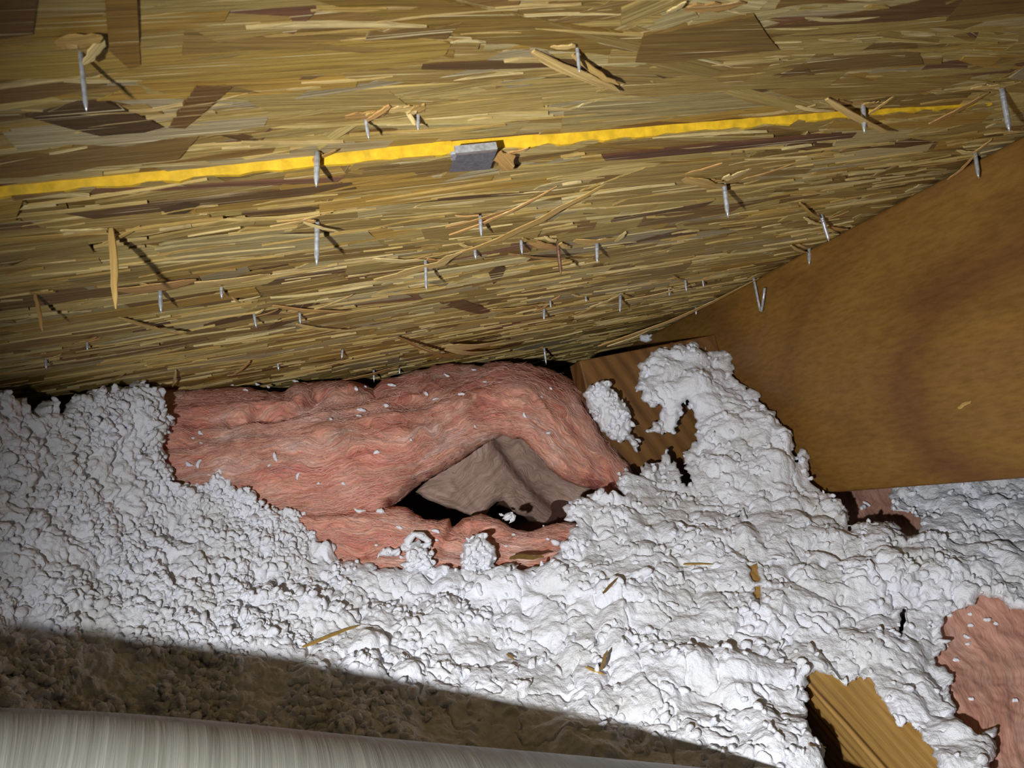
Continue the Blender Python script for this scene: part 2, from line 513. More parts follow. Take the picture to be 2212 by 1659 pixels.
px_flake(fu, [(1220, 240), (1300, 215), (1640, 195), (1700, 200), (1650, 230), (1400, 262), (1210, 292)], (173, 155, 105), 0.002, h_up)
fl = build_panel('l', BJ + 0.0, B_FAR, zero, 6500, 12, None, BJ + 0.0, False)
px_flake(fl, [(345, 450), (395, 437), (432, 442), (400, 462), (362, 464)], (97, 75, 45), 0.002, zero)
px_flake(fl, [(1300, 338), (1560, 312), (1850, 288), (1840, 298), (1560, 326), (1310, 350)], (107, 72, 52), 0.002, zero)
px_flake(fl, [(1056, 592), (1075, 576), (1092, 578), (1085, 600), (1066, 614)], (102, 80, 48), 0.002, zero)
px_flake(fl, [(950, 655), (1000, 648), (1065, 672), (1040, 680), (990, 668)], (119, 85, 52), 0.002, zero)

upper = empty('roof_sheathing', rc(0.0, BJ - 0.15, 0))
tag(upper, 'strand board roof sheathing above the yellow painted joint, nearest the camera', 'roof board')
bpy.context.view_layer.update()
mesh_obj('strand_face', fu.V, fu.F, M_OSB, upper, uv=fu.uv, col=fu.col)
lower = empty('roof_sheathing', rc(0.1, BJ + 0.4, 0))
tag(lower, 'strand board roof sheathing below the yellow joint, running down to the pink batt', 'roof board')
bpy.context.view_layer.update()
mesh_obj('strand_face', fl.V, fl.F, M_OSB, lower, uv=fl.uv, col=fl.col)
# yellow painted edge of the lower board
V = []; Fc = []
aa = np.linspace(A0, float(ab(roof(2120, 235))[0]), 260)
for i, a in enumerate(aa):
    w = 0.0006 * math.sin(i * 1.7) + rnd.gauss(0, 0.0004)
    V += [rc(a, BJ - 0.0006 + rnd.gauss(0, 0.0002), 0.0008 + w), rc(a, BJ - 0.0012 + rnd.gauss(0, .0002), -0.006), rc(a, BJ - 0.0008, -0.0112), rc(a, BJ + 0.002, 0.0006 + w)]
    if i:
        k = 4 * i
        Fc += [(k - 4, k, k + 1, k - 3), (k - 3, k + 1, k + 2, k - 2), (k - 4, k - 1, k + 3, k)]
tag(mesh_obj('painted_edge', V, Fc, M_YELLOW, lower), 'bright yellow painted edge')

# ------------------------------------------------------------------ splinters torn from the boards
STRAWS = {}
def splinter_mesh(name, P0, P1, w, mat, parent, thick=0.0008, side=None, curve=0.0, up=None, split=0, seed=0):
    r = random.Random(seed)
    d = P1 - P0; L = np.linalg.norm(d)
    if L < 1e-6: return None
    d = d / L
    up = NRM if up is None else up
    s = np.cross(d, up); s /= (np.linalg.norm(s) + 1e-9)
    u2 = np.cross(s, d)
    n = 7; V = []; Fc = []
    for i in range(n + 1):
        t = i / n
        ww = w * (0.45 + 0.55 * math.sin(math.pi * min(1, 0.25 + 0.75 * t) )) if t > 0.5 else w * (0.75 + 0.5 * t)
        if i == n: ww = w * 0.12
        if i == 0: ww = w * 0.4
        c = P0 + d * (L * t) + u2 * (curve * L * math.sin(math.pi * t)) + s * r.gauss(0, w * 0.10)
        tt = thick * (1 - 0.5 * t)
        for sx, sz in ((-1, -1), (1, -1), (1, 1), (-1, 1)):
            V.append(c + s * (sx * ww / 2) + u2 * (sz * tt / 2))
        if i:
            k = 4 * i
            for q in range(4):
                Fc.append((k - 4 + q, k - 4 + (q + 1) % 4, k + (q + 1) % 4, k + q))
    Fc += [(3, 2, 1, 0), (4 * n, 4 * n + 1, 4 * n + 2, 4 * n + 3)]
    uv = [(np.dot(v - P0, d) + seed, np.dot(v - P0, s) + seed * 0.37) for v in V]
    return mesh_obj(name, V, Fc, mat, parent, uv=uv, col=[STRAWS_COL[seed % len(STRAWS_COL)] if mat is M_OSB else (1, 1, 1)] * len(V))
STRAWS_COL = [lin((224, 192, 124)), lin((206, 170, 100)), lin((238, 214, 150)), lin((184, 144, 84)), lin((212, 166, 102))]
DARKC = [lin((112, 82, 44))]

SPL = [  # x0 y0 x1 y1 width_px lift0 lift1 (mm)
 (120, 92, 225, 82, 26, 2, 5), (225, 84, 178, 138, 15, 3, 9), (745, 252, 838, 240, 16, 2, 3), (842, 228, 792, 262, 10, 3, 5),
 (826, 238, 905, 232, 12, 2, 3), (918, 228, 880, 246, 20, 2, 4), (880, 240, 897, 270, 8, 3, 7), (672, 345, 726, 324, 6, 3, 5),
 (690, 330, 682, 362, 16, 3, 7), (585, 490, 692, 464, 6, 2, 4), (598, 479, 714, 460, 4, 3, 3), (655, 480, 732, 500, 5, 3, 7),
 (1075, 330, 1106, 366, 26, 2, 7), (1088, 334, 1142, 320, 7, 2, 3), (1786, 214, 1928, 288, 9, 2, 9), (1866, 252, 1932, 206, 8, 5, 2),
 (1718, 229, 1802, 240, 5, 2, 4), (2006, 268, 2136, 200, 16, 6, 2), (1838, 222, 1788, 212, 6, 3, 3), (2100, 190, 2204, 178, 8, 3, 3),
 (1478, 384, 1565, 402, 16, 2, 5), (1562, 384, 1622, 366, 17, 4, 2), (1600, 388, 1722, 350, 5, 2, 3), (2048, 388, 2106, 334, 8, 6, 2),
 (2098, 332, 2142, 300, 6, 3, 3), (1728, 438, 1772, 472, 4, 2, 4), (1736, 470, 1778, 486, 4, 2, 4), (1790, 472, 1834, 456, 5, 3, 3),
 (1788, 490, 1832, 496, 5, 3, 4), (1708, 530, 1746, 546, 4, 2, 3), (1292, 748, 1640, 600, 17, 16, 5), (1312, 748, 1424, 702, 8, 17, 12),
 (964, 492, 1112, 448, 10, 2, 2), (972, 508, 1204, 402, 8, 4, 2), (815, 606, 1000, 545, 26, 3, 5), (990, 548, 1312, 394, 18, 5, 2),
 (805, 560, 918, 562, 10, 2, 4), (858, 568, 932, 550, 6, 3, 2), (1144, 518, 1206, 538, 14, 2, 4), (1208, 526, 1232, 536, 10, 3, 3),
 (1240, 520, 1342, 515, 14, 2, 3), (1330, 522, 1352, 500, 13, 3, 3), (1100, 548, 1266, 556, 4, 2, 3), (256, 628, 424, 604, 26, 3, 4),
 (420, 612, 584, 592, 18, 3, 3), (250, 684, 408, 724, 8, 2, 10), (500, 652, 562, 640, 5, 2, 2), (548, 684, 602, 668, 4, 2, 4),
 (590, 660, 752, 672, 8, 2, 5), (680, 668, 762, 636, 5, 4, 3), (1060, 670, 1172, 656, 12, 2, 2), (1274, 664, 1338, 638, 12, 4, 2),
 (1244, 682, 1302, 650, 5, 4, 2), (1158, 672, 1182, 660, 8, 2, 2), (1350, 648, 1502, 612, 8, 2, 2), (1092, 736, 954, 748, 26, 3, 6),
 (1072, 756, 960, 756, 14, 3, 6), (858, 728, 1002, 776, 7, 2, 7), (735, 822, 862, 790, 13, 4, 3), (640, 700, 746, 714, 6, 2, 5),
 (224, 526, 302, 488, 5, 4, 2), (130, 498, 232, 494, 6, 2, 2), (56, 768, 152, 756, 10, 2, 3), (164, 742, 210, 728, 6, 2, 3),
 (1150, 112, 1342, 196, 15, 2, 7), (1238, 118, 1336, 184, 9, 3, 9), (1440, 26, 1484, 4, 14, 2, 5), (1480, 20, 1610, 6, 16, 2, 4),
 (1560, 352, 1480, 374, 5, 2, 2), (760, 775, 700, 790, 6, 2, 3), (1200, 770, 1136, 788, 7, 3, 4), (380, 800, 372, 836, 5, 2, 4),
 (240, 820, 268, 808, 5, 2, 3), (540, 780, 500, 812, 5, 2, 4), (500, 640, 520, 655, 4, 2, 3), (120, 630, 60, 632, 8, 2, 3),
]
DARK_SPL = {35, 33, 10}
for i, (x0, y0, x1, y1, w, l0, l1) in enumerate(SPL):
    mid = roof((x0 + x1) / 2, (y0 + y1) / 2)
    a, b = ab(mid)
    par, hb = (upper, h_up(a)) if b < BJ else (lower, 0.0)
    D = float(mid @ FW)
    lf = 1.0 + 1.6 * max(0.0, min(1.0, (D - 0.55) / 0.35))
    P0 = roof(x0, y0, hb + l0 * lf / 1000); P1 = roof(x1, y1, hb + l1 * lf / 1000)
    # width seen foreshortened when the strip lies along the eave
    d = P1 - P0; al = abs(d @ EAVE) / np.linalg.norm(d)
    wm = w * D / FPX * (1.0 + 0.9 * al)
    o = splinter_mesh('splinter', P0, P1, wm, M_OSB, par, 0.0009, curve=0.03, seed=(7 if y0 in (736, 756) and x0 > 1000 else i + 1))
# two long slivers hanging straight off the board
for i, (b, t, w) in enumerate([((243, 488), (248, 668), 17), ((76, 632), (93, 716), 9)]):
    P0, P1 = hang(b, t)
    w = w * float(P0 @ FW) / FPX
    splinter_mesh('splinter', P0, P1, w, M_OSB, lower, 0.0012, up=-FW, seed=[1, 3][i])

# ------------------------------------------------------------------ nails
def nail_mesh(name, P0, P1, rad, mat):
    d = P1 - P0; L = np.linalg.norm(d); d /= L
    s = np.cross(d, FW); s /= np.linalg.norm(s); t = np.cross(d, s)
    n = 12; V = []; Fc = []
    tip = min(0.35 * L, rad * 4.2)
    rings = [(-0.004, 1.0), (0.0, 1.0)] + [(x, rr) for k in range(3) for x, rr in ((0.15 * L + k * rad * 1.2, 1.0), (0.15 * L + k * rad * 1.2 + rad * 0.3, 1.10), (0.15 * L + k * rad * 1.2 + rad * 0.6, 1.0))] + [(L - tip, 1.0), (L - tip * 0.5, 0.62), (L, 0.06)]
    rings = [q for q in rings if q[0] <= L - tip or q[0] > L - tip * 0.7]
    for x, rr in rings:
        for k in range(n):
            an = 2 * math.pi * k / n
            V.append(P0 + d * x + (s * math.cos(an) + t * math.sin(an)) * rad * rr)
    for i in range(len(rings) - 1):
        for k in range(n):
            Fc.append((i * n + k, i * n + (k + 1) % n, (i + 1) * n + (k + 1) % n, (i + 1) * n + k))
    Fc.append(tuple(range(n))[::-1]); Fc.append(tuple(range((len(rings) - 1) * n, len(rings) * n)))
    return mesh_obj(name, V, Fc, mat, smooth=True)
NAILS = [
 (172, 98, 187, 241, 10, 'large shiny nail at the upper left beside the broad upright strand'),
 (788, 246, 797, 302, 8, 'nail through a split chip, left of two just above the yellow line'),
 (903, 240, 903, 283, 8, 'nail under a peach coloured chip, right of two above the yellow line'),
 (685, 345, 683, 405, 12, 'nail standing in the yellow painted joint left of the grey clip'),
 (685, 476, 684, 574, 11, 'long straight nail below the yellow joint, under crossed straw splinters'),
 (1246, 96, 1252, 158, 8, 'nail half hidden by long strips near the top of the picture'),
 (1864, 222, 1867, 288, 10, 'nail on the yellow joint with straw splinters crossing over it'),
 (2163, 188, 2181, 286, 11, 'grey nail beside the rafter at the right end of the yellow joint'),
 (1563, 390, 1573, 471, 10, 'grey nail under an orange chip on the right half of the board'),
 (1037, 463, 1040, 513, 8, 'bright nail in front of the long brown curled strip'),
 (1025, 533, 1028, 561, 7, 'short nail tucked under the lower end of the brown curled strip'),
 (1125, 513, 1128, 551, 7, 'dull grey nail right of the brown curled strip'),
 (1204, 519, 1212, 596, 8, 'nail with a rusty brown lower half among the middle row'),
 (1289, 519, 1290, 569, 8, 'dark sided shiny nail, right end of the middle row'),
 (919, 558, 921, 628, 7, 'nail poking out below a wide flat tan strip'),
 (345, 618, 348, 678, 9, 'nail below the orange brown strip near the hanging sliver'),
 (478, 616, 479, 646, 7, 'short nail at the right end of the orange brown strip'),
 (548, 676, 554, 709, 6, 'tilted nail in a tangle of fine splinters left of centre'),
 (647, 671, 649, 701, 6, 'nail under a pale lying straw left of centre'),
 (188, 736, 189, 759, 5, 'small nail above the left heap of white insulation'),
 (98, 773, 100, 799, 6, 'small bright nail at the far left above the white heap'),
 (740, 753, 738, 776, 5, 'small nail above the left shoulder of the pink batt'),
 (600, 783, 602, 801, 5, 'tiny nail just above the left end of the pink batt'),
 (1175, 664, 1175, 693, 6, 'nail below two smaller ones, above the crown of the pink batt'),
 (1188, 647, 1190, 666, 4, 'short nail directly behind another over the pink crown'),
 (1265, 638, 1266, 653, 4, 'stub of a nail between two longer ones in the far row'),
 (1340, 633, 1339, 676, 6, 'bright nail beside an orange splinter in the far row'),
 (1445, 620, 1446, 640, 4, 'stub of a nail left of three by the long leaning splinter'),
 (1480, 603, 1483, 631, 5, 'nail in the middle of three by the long leaning splinter'),
 (1517, 600, 1520, 621, 4, 'stub of a nail right of three by the long leaning splinter'),
 (1773, 462, 1791, 522, 8, 'slanting nail in a burst of splinters close to the rafter edge'),
 (1748, 533, 1748, 573, 7, 'bright nail in front of the rafter below the slanting nail'),
 (2106, 328, 2114, 386, 8, 'nail at the rafter edge under the upper right splinters'),
 (1503, 663, 1504, 681, 5, 'stub of a nail beneath the long leaning splinter'),
 (1175, 748, 1180, 788, 5, 'nail hanging over the dark gap right of the pink crown'),
 (807, 796, 808, 826, 5, 'nail dipping into the notch on top of the pink batt'),
 (863, 793, 863, 809, 4, 'tiny nail over the rising left slope of the pink crown'),
]
for (x0, y0, x1, y1, w, lab) in NAILS:
    a, b = ab(roof(x0, y0))
    P0, P1 = hang((x0, y0), (x1, y1), h_up(a) if b < BJ - 0.012 else 0.0)
    rad = w * float(P0 @ FW) / FPX / 2
    o = nail_mesh('nail', P0, P1, rad, M_RUST if 'rusty' in lab else M_STEEL)
    tag(o, lab, 'nail', 'nail points sticking through the roof boards')

for k, (x0, y0, x1, y1, w, lab) in enumerate(NAILS):
    a, b = ab(roof(x0, y0)); hb = h_up(a) if b < BJ else 0.0
    D = float(roof(x0, y0) @ FW)
    L = rnd.uniform(22, 46) * 0.6 / max(D, 0.4); sg = rnd.choice([-1, 1])
    P0 = roof(x0 + sg * 3, y0 + 2, hb + 0.004); P1 = roof(x0 + sg * L, y0 + rnd.uniform(-9, 9), hb + 0.002)
    splinter_mesh('splinter', P0, P1, rnd.uniform(0.002, 0.005), M_OSB, upper if b < BJ else lower, 0.0009, curve=0.05, seed=200 + k)

# bent wire staple on the rafter edge
def tube(name, pts, rad, mat, parent=None, n=10, uvs=1.0, caps=True):
    pts = [np.asarray(p, float) for p in pts]
    V = []; Fc = []; uv = []
    acc = 0.0
    ref = None
    for i, p in enumerate(pts):
        q0 = pts[max(0, i - 1)]; q1 = pts[min(len(pts) - 1, i + 1)]
        d = (q1 - q0) / np.linalg.norm(q1 - q0)
        if ref is None:
            ref = np.cross(d, np.array([0.3, 0.5, 0.8])); ref /= np.linalg.norm(ref)
        s = ref - d * (ref @ d); s /= np.linalg.norm(s); ref = s
        t = np.cross(d, s)
        rr = rad[i] if hasattr(rad, '__len__') else rad
        if i: acc += np.linalg.norm(p - pts[i - 1])
        for k in range(n):
            an = 2 * math.pi * k / n
            V.append(p + (s * math.cos(an) + t * math.sin(an)) * rr)
            uv.append((acc, rr * an if k <= n / 2 else rr * (2 * math.pi - an)))
        if i:
            for k in range(n):
                Fc.append(((i - 1) * n + k, (i - 1) * n + (k + 1) % n, i * n + (k + 1) % n, i * n + k))
    if caps:
        Fc.append(tuple(range(n))[::-1]); Fc.append(tuple(range((len(pts) - 1) * n, len(pts) * n)))
    return mesh_obj(name, V, Fc, mat, parent, smooth=True, uv=uv)
def on_raf(x, y, off=0.0):
    r = ray(x, y)
    return r * ((CE - off) / (r @ EAVE))
o = tube('wire_staple', [on_raf(1624, 588, .004), on_raf(1629, 606, .006), on_raf(1640, 660, .007), on_raf(1642, 671, .0075), on_raf(1645, 671, .0085), on_raf(1647, 660, .009), on_raf(1652, 622, .010)], 0.0016, M_STEEL)
tag(o, 'bent V shaped steel wire staple hanging in front of the rafter', 'staple')

# panel clip in the joint
clipo = empty('panel_clip', roof(1025, 350, 0.004))
tag(clipo, 'grey metal panel clip bridging the yellow joint between the boards', 'clip')
bpy.context.view_layer.update()
def slab(name, quad_px, h0, h1, thick, mat, parent):
    T = [roof(x, y, h) for (x, y), h in zip(quad_px, (h0, h0, h1, h1))]
    B = [p - NRM * thick for p in T]
    return mesh_obj(name, T + B, [(0, 1, 2, 3), (7, 6, 5, 4), (0, 4, 5, 1), (1, 5, 6, 2), (2, 6, 7, 3), (3, 7, 4, 0)], mat, parent)
slab('lower_flange', [(986, 333), (1074, 324), (1058, 366), (972, 372)], 0.0045, 0.0035, 0.0014, M_CLIP, clipo)
slab('folded_web', [(984, 331), (1075, 322), (1073, 327), (984, 336)], 0.0062, 0.0052, 0.004, M_STEEL, clipo)
slab('tab', [(974, 334), (986, 332), (984, 346), (975, 347)], 0.0048, 0.0044, 0.0016, M_STEEL, clipo)

# ------------------------------------------------------------------ rafter and ceiling joist
def beam(name, org, L, S, D_, mat, bev, seg=3, uvscale=1.0, parent=None):
    """org corner, L long vector, S thickness vector, D_ depth vector"""
    V, Fc = box_vf(org, L, S, D_)
    o = mesh_obj(name, V, Fc, mat, parent)
    md = o.modifiers.new('bevel', 'BEVEL'); md.width = bev; md.segments = seg
    l = o.data.uv_layers.new(name='uv')
    Lh = L / np.linalg.norm(L); Sh = S / np.linalg.norm(S); Dh = D_ / np.linalg.norm(D_)
    for p in o.data.polygons:
        nn = np.array(p.normal)
        for li in p.loop_indices:
            v = np.array(o.data.vertices[o.data.loops[li].vertex_index].co)
            w = v @ Dh if abs(nn @ Sh) > 0.7 else v @ Sh + 3.0
            if abs(nn @ Lh) > 0.7:
                l.data[li].uv = (v @ Sh * 8, v @ Dh)
            else:
                l.data[li].uv = (v @ Lh, w)
    return o
_, br0 = ab(roof(2212, 280)); _, br1 = ab(roof(1270, 790))
RAF_CTR = EAVE * (CE + 0.02) + RAF * (br0 - 0.45 + (br1 - br0 + 0.75) / 2) + NRM * (ROOFC + 0.0035 + 0.273 / 2)
M_RAFTER = rafter_material()
o = beam('rafter', EAVE * CE + RAF * (br0 - 0.45) + NRM * (ROOFC + 0.0035), RAF * (br1 - br0 + 0.75), EAVE * 0.04, NRM * 0.273, M_RAFTER, 0.004)
tag(o, 'deep smooth brown wooden rafter running down under the roof boards', 'rafter')
zj = -0.525
J0 = on_z(1748, 1480, zj); J1 = on_z(1925, 1500, zj)
jw = abs((J1 - J0) @ EAVE)
js = J0 @ JOI
o = beam('ceiling_joist', EAVE * (J0 @ EAVE) + JOI * (js - 0.35) + np.array([0, 0, zj - 0.11]), JOI * (0.35 + float(on_z(1640, 1225, zj) @ JOI) - js + 0.02), EAVE * jw, np.array([0, 0, 0.11]), M_JOIST, 0.003)
tag(o, 'grained wooden ceiling joist showing through the white insulation at lower right', 'joist')

# blocking board square to the rafter
bq = (ray(1560, 760) @ RAF) * 1.055
def on_blk(x, y):
    r = ray(x, y)
    return r * (bq / (r @ RAF))
ht = float(on_blk(1380, 754) @ NRM) - ROOFC
al = float(on_blk(1264, 830) @ EAVE)
o = beam('blocking_board', EAVE * al + RAF * bq + NRM * (ROOFC + ht), NRM * 0.22, EAVE * (CE - al - 0.0005), RAF * 0.036, M_BLOCK, 0.002)
for lp in o.data.uv_layers['uv'].data:
    u_, v_ = lp.uv; lp.uv = (u_ + 0.45 * v_, v_ - 0.45 * u_)
tag(o, 'rough brown blocking board set square to the rafter behind the white clumps', 'blocking')

# ------------------------------------------------------------------ soft masses: wool heaps and batts
def rbf(ctrl):
    c = np.array(ctrl, float)
    X = c[:, :2] / 500.0; y = 1 / c[:, 2]
    n = len(X)
    d = np.linalg.norm(X[:, None] - X[None], axis=2)
    A = np.zeros((n + 3, n + 3)); A[:n, :n] = d + np.eye(n) * -0.02; A[:n, n] = 1; A[:n, n + 1:] = X; A[n, :n] = 1; A[n + 1:, :n] = X.T
    sol = np.linalg.solve(A, np.concatenate([y, np.zeros(3)]))
    def f(px, py):
        Q = np.stack([px, py], -1) / 500.0
        out = sol[n] + Q @ sol[n + 1:]
        for i in range(n):
            out = out + sol[i] * np.linalg.norm(Q - X[i], axis=-1)
        return 1 / np.clip(out, 0.5, 4.0)
    return f
def poly_sdf(px, py, poly):
    P = np.array(poly, float)
    best = np.full(px.shape, 1e9); inside = np.zeros(px.shape, bool)
    for i in range(len(P)):
        a = P[i]; b = P[(i + 1) % len(P)]
        e = b - a
        t = np.clip(((px - a[0]) * e[0] + (py - a[1]) * e[1]) / (e @ e + 1e-9), 0, 1)
        best = np.minimum(best, (px - a[0] - t * e[0]) ** 2 + (py - a[1] - t * e[1]) ** 2)
        if a[1] != b[1]:
            cond = (a[1] > py) != (b[1] > py)
            xi = (b[0] - a[0]) * (py - a[1]) / (b[1] - a[1]) + a[0]
            inside ^= cond & (px < xi)
    return np.where(inside, 1, -1) * np.sqrt(best)
class Mass:
    pass
def build_mass(name, poly, holes, depth, step, jitter, rim, disp, mat, uvf=None, skirt=0.05, back=False, jit_cell=0.02, lean=0.0):
    P = np.array(poly, float)
    x0, y0 = P.min(0) - 3 * step; x1, y1 = P.max(0) + 3 * step
    xs = np.arange(x0, x1, step); ys = np.arange(y0, y1, step)
    gx, gy = np.meshgrid(xs, ys)
    D = depth(gx, gy)
    W = (FW + R * ((gx - CX) / FPX)[..., None] + U * ((CY - gy) / FPX)[..., None])
    S = W * D[..., None]
    s = poly_sdf(gx, gy, poly)
    for h in holes:
        s = np.minimum(s, -poly_sdf(gx, gy, h))
    flat = S.reshape(-1, 3)
    jn = (puff(flat, jit_cell, 5) * 1.3 - 0.75 + 0.7 * fbm(flat, jit_cell * 0.5, 9, 2)) * jitter
    s = s + jn.reshape(s.shape)
    # normals
    du = np.gradient(S, axis=1); dv = np.gradient(S, axis=0)
    Nn = np.cross(du, dv); Nn /= np.linalg.norm(Nn, axis=2, keepdims=True)
    sg = np.sign(np.sum(Nn * W, axis=2)); Nn = -Nn * sg[..., None]
    # rounded rim
    Rp, Rd = rim
    q = np.clip(1 - s / Rp, 0, 1)
    push = Rd * (1 - np.sqrt(np.maximum(0, 1 - q * q)))
    Wn = W / np.linalg.norm(W, axis=2, keepdims=True)
    dd, flow = disp(flat, gx.ravel(), gy.ravel())
    fade = np.clip(s / (Rp * 0.6), 0.25, 1)
    Q = S + Wn * push[..., None] + Nn * (dd.reshape(s.shape) * fade)[..., None]
    # mask and snap
    ins = s > 0
    cell = ins[:-1, :-1] | ins[1:, :-1] | ins[:-1, 1:] | ins[1:, 1:]
    cnt = (ins[:-1, :-1].astype(int) + ins[1:, :-1] + ins[:-1, 1:] + ins[1:, 1:])
    cell = cnt >= 1
    use = np.zeros_like(ins)
    use[:-1, :-1] |= cell; use[1:, :-1] |= cell; use[:-1, 1:] |= cell; use[1:, 1:] |= cell
    gsy, gsx = np.gradient(s, step)
    gm = np.sqrt(gsx ** 2 + gsy ** 2) + 1e-6
    out = use & ~ins
    mv = np.clip(-s / gm, 0, step * 1.3)
    ox = np.where(out, gsx / gm * mv, 0); oy = np.where(out, gsy / gm * mv, 0)
    Dq = np.sum(Q * FW, axis=2)
    Q = Q + (R * (ox / FPX)[..., None] - U * (oy / FPX)[..., None]) * Dq[..., None]
    idx = -np.ones(ins.shape, int)
    idx[use] = np.arange(use.sum())
    V = Q[use]
    iy, ix = np.nonzero(cell)
    Fq = np.stack([idx[iy, ix], idx[iy + 1, ix], idx[iy + 1, ix + 1], idx[iy, ix + 1]], 1)
    uv = None
    if uvf is not None:
        uv = np.stack(uvf(gx[use], gy[use], D[use]), 1)
    # skirt
    e = np.concatenate([Fq[:, [0, 1]], Fq[:, [1, 2]], Fq[:, [2, 3]], Fq[:, [3, 0]]])
    key = np.sort(e, 1); kk = key[:, 0] * len(V) + key[:, 1]
    u_, inv, ct = np.unique(kk, return_inverse=True, return_counts=True)
    be = e[ct[inv] == 1]
    bv = np.unique(be)
    nb = len(V)
    Wv = Wn[use]
    if back:
        sk = skirt * np.clip(s[use] / (Rp * 1.5), 0.15, 1)
        Vb = V + Wv * (sk + dd.reshape(s.shape)[use] * fade[use] * 1.4)[:, None]
        V2 = np.vstack([V, Vb])
        Fb = Fq[:, ::-1] + nb
        Fs = np.stack([be[:, 1], be[:, 0], be[:, 0] + nb, be[:, 1] + nb], 1)
        Fall = np.vstack([Fq, Fb, Fs])
        if uv is not None: uv = np.vstack([uv, uv])
    else:
        mp = -np.ones(nb, int); mp[bv] = np.arange(len(bv)) + nb
        Vs = V[bv] + Wv[bv] * skirt + np.array([0, 0, -1.0]) * lean
        V2 = np.vstack([V, Vs])
        Fs = np.stack([be[:, 1], be[:, 0], mp[be[:, 0]], mp[be[:, 1]]], 1)
        Fall = np.vstack([Fq, Fs])
        if uv is not None: uv = np.vstack([uv, uv[bv]])
    m = Mass()
    m.obj = mesh_obj(name, V2, Fall, mat, smooth=True, uv=uv)
    m.Q = Q; m.N = Nn; m.x0 = x0; m.y0 = y0; m.step = step; m.ins = ins
    def at(x, y):
        j = int(np.clip(round((x - x0) / step), 0, Q.shape[1] - 1)); i = int(np.clip(round((y - y0) / step), 0, Q.shape[0] - 1))
        return Q[i, j], Nn[i, j]
    m.at = at
    return m

# --- white blown wool
WHITE_POLY = [(-300, 868), (-60, 860), (0, 850), (28, 862), (52, 860), (62, 900), (72, 880), (110, 868), (128, 905), (140, 880), (160, 862), (200, 850), (260, 838), (310, 832), (345, 845),
 (350, 888), (365, 915), (345, 940), (345, 970), (358, 1000), (365, 1045), (400, 1052), (430, 1055), (445, 1030), (470, 1020), (490, 1035), (500, 1055), (530, 1060), (552, 1090), (560, 1108),
 (610, 1110), (655, 1115), (650, 1135), (690, 1170), (715, 1180), (722, 1215), (760, 1212), (800, 1222), (830, 1230), (870, 1235), (880, 1215), (940, 1222), (1000, 1228), (1060, 1232), (1100, 1222),
 (1130, 1232), (1185, 1215), (1212, 1190), (1230, 1150), (1245, 1132), (1225, 1118), (1222, 1088), (1250, 1080), (1280, 1065), (1320, 1065), (1345, 1072), (1336, 1040), (1350, 1020), (1385, 1025),
 (1395, 1000), (1420, 1010), (1440, 978), (1455, 1005), (1475, 1030), (1482, 1052), (1494, 1040), (1490, 1010), (1475, 1000), (1480, 980), (1500, 960), (1506, 930), (1499, 890), (1485, 868), (1470, 872),
 (1470, 900), (1455, 930), (1430, 937), (1402, 932), (1425, 910), (1428, 885), (1395, 870), (1378, 840), (1384, 800), (1378, 790), (1400, 768), (1430, 750), (1470, 742), (1500, 742), (1530, 768),
 (1545, 758), (1580, 762), (1580, 800), (1600, 830), (1635, 850), (1647, 880), (1672, 890), (1680, 918), (1702, 930), (1716, 980), (1724, 1010), (1729, 974), (1740, 974), (1744, 1020), (1760, 1050),
 (1780, 1068), (1812, 1085), (1828, 1110), (1832, 1150), (1855, 1138), (1890, 1128), (1930, 1132), (1958, 1158), (1985, 1165), (1996, 1135), (1972, 1105), (1930, 1095), (1925, 1060), (1960, 1020), (3300, 900), (3300, 1400), (2600, 1350), (2300, 1335),
 (2212, 1322), (2180, 1310), (2150, 1290), (2120, 1288), (2090, 1308), (2052, 1320), (2030, 1350), (2040, 1400), (2020, 1430), (2060, 1450), (2050, 1490), (2060, 1540), (2080, 1570), (2110, 1590),
 (2150, 1575), (2152, 1620), (2130, 1660), (2140, 2000), (2080, 2000), (2035, 1660), (2000, 1600), (1980, 1560), (1940, 1550), (1905, 1510), (1893, 1490), (1880, 1470), (1850, 1458), (1820, 1472), (1800, 1455),
 (1760, 1448), (1742, 1462), (1736, 1490), (1746, 1510), (1742, 1560), (1752, 1600), (1772, 1612), (1778, 1640), (1820, 2000), (-300, 2000)]
WHITE_HOLES = [[(1615, 1216), (1638, 1210), (1644, 1235), (1640, 1256), (1622, 1250)], [(1632, 1268), (1642, 1264), (1650, 1274), (1638, 1290)], [(1572, 1108), (1602, 1100), (1598, 1112), (1578, 1118)],
 [(1394, 806), (1404, 804), (1402, 816), (1392, 818)], [(1945, 1320), (1958, 1310), (1962, 1340), (1948, 1380), (1938, 1375)]]
WHITE_CTRL = [(-300, 860, .49), (0, 860, .595), (150, 862, .655), (340, 850, .73), (0, 1100, .575), (340, 1100, .70), (0, 1380, .53), (-300, 1380, .46), (-300, 1950, .36), (0, 1659, .45), (500, 1090, .745),
 (650, 1180, .755), (500, 1400, .60), (500, 1659, .49), (900, 1235, .735), (1100, 1235, .745), (1100, 1400, .65), (1100, 1659, .53), (1200, 1150, .765), (1350, 1060, .85), (1440, 1000, .92), (1500, 800, .985),
 (1400, 850, .965), (1580, 780, 1.02), (1450, 920, .96), (1680, 900, .93), (1500, 1050, .86), (1740, 1000, .895), (1600, 1200, .735), (1820, 1110, .84), (1500, 1400, .645), (1600, 1659, .52), (1900, 1200, .735),
 (1960, 1150, .79), (1960, 1010, .95), (2212, 1050, .83), (2500, 1000, .85), (2212, 1250, .71), (2500, 1300, .66), (3300, 1000, .88), (3300, 1350, .70), (2050, 1400, .655), (1850, 1450, .622), (2080, 1659, .53), (2000, 1950, .42), (1100, 1950, .43)]
white_depth = rbf(WHITE_CTRL)
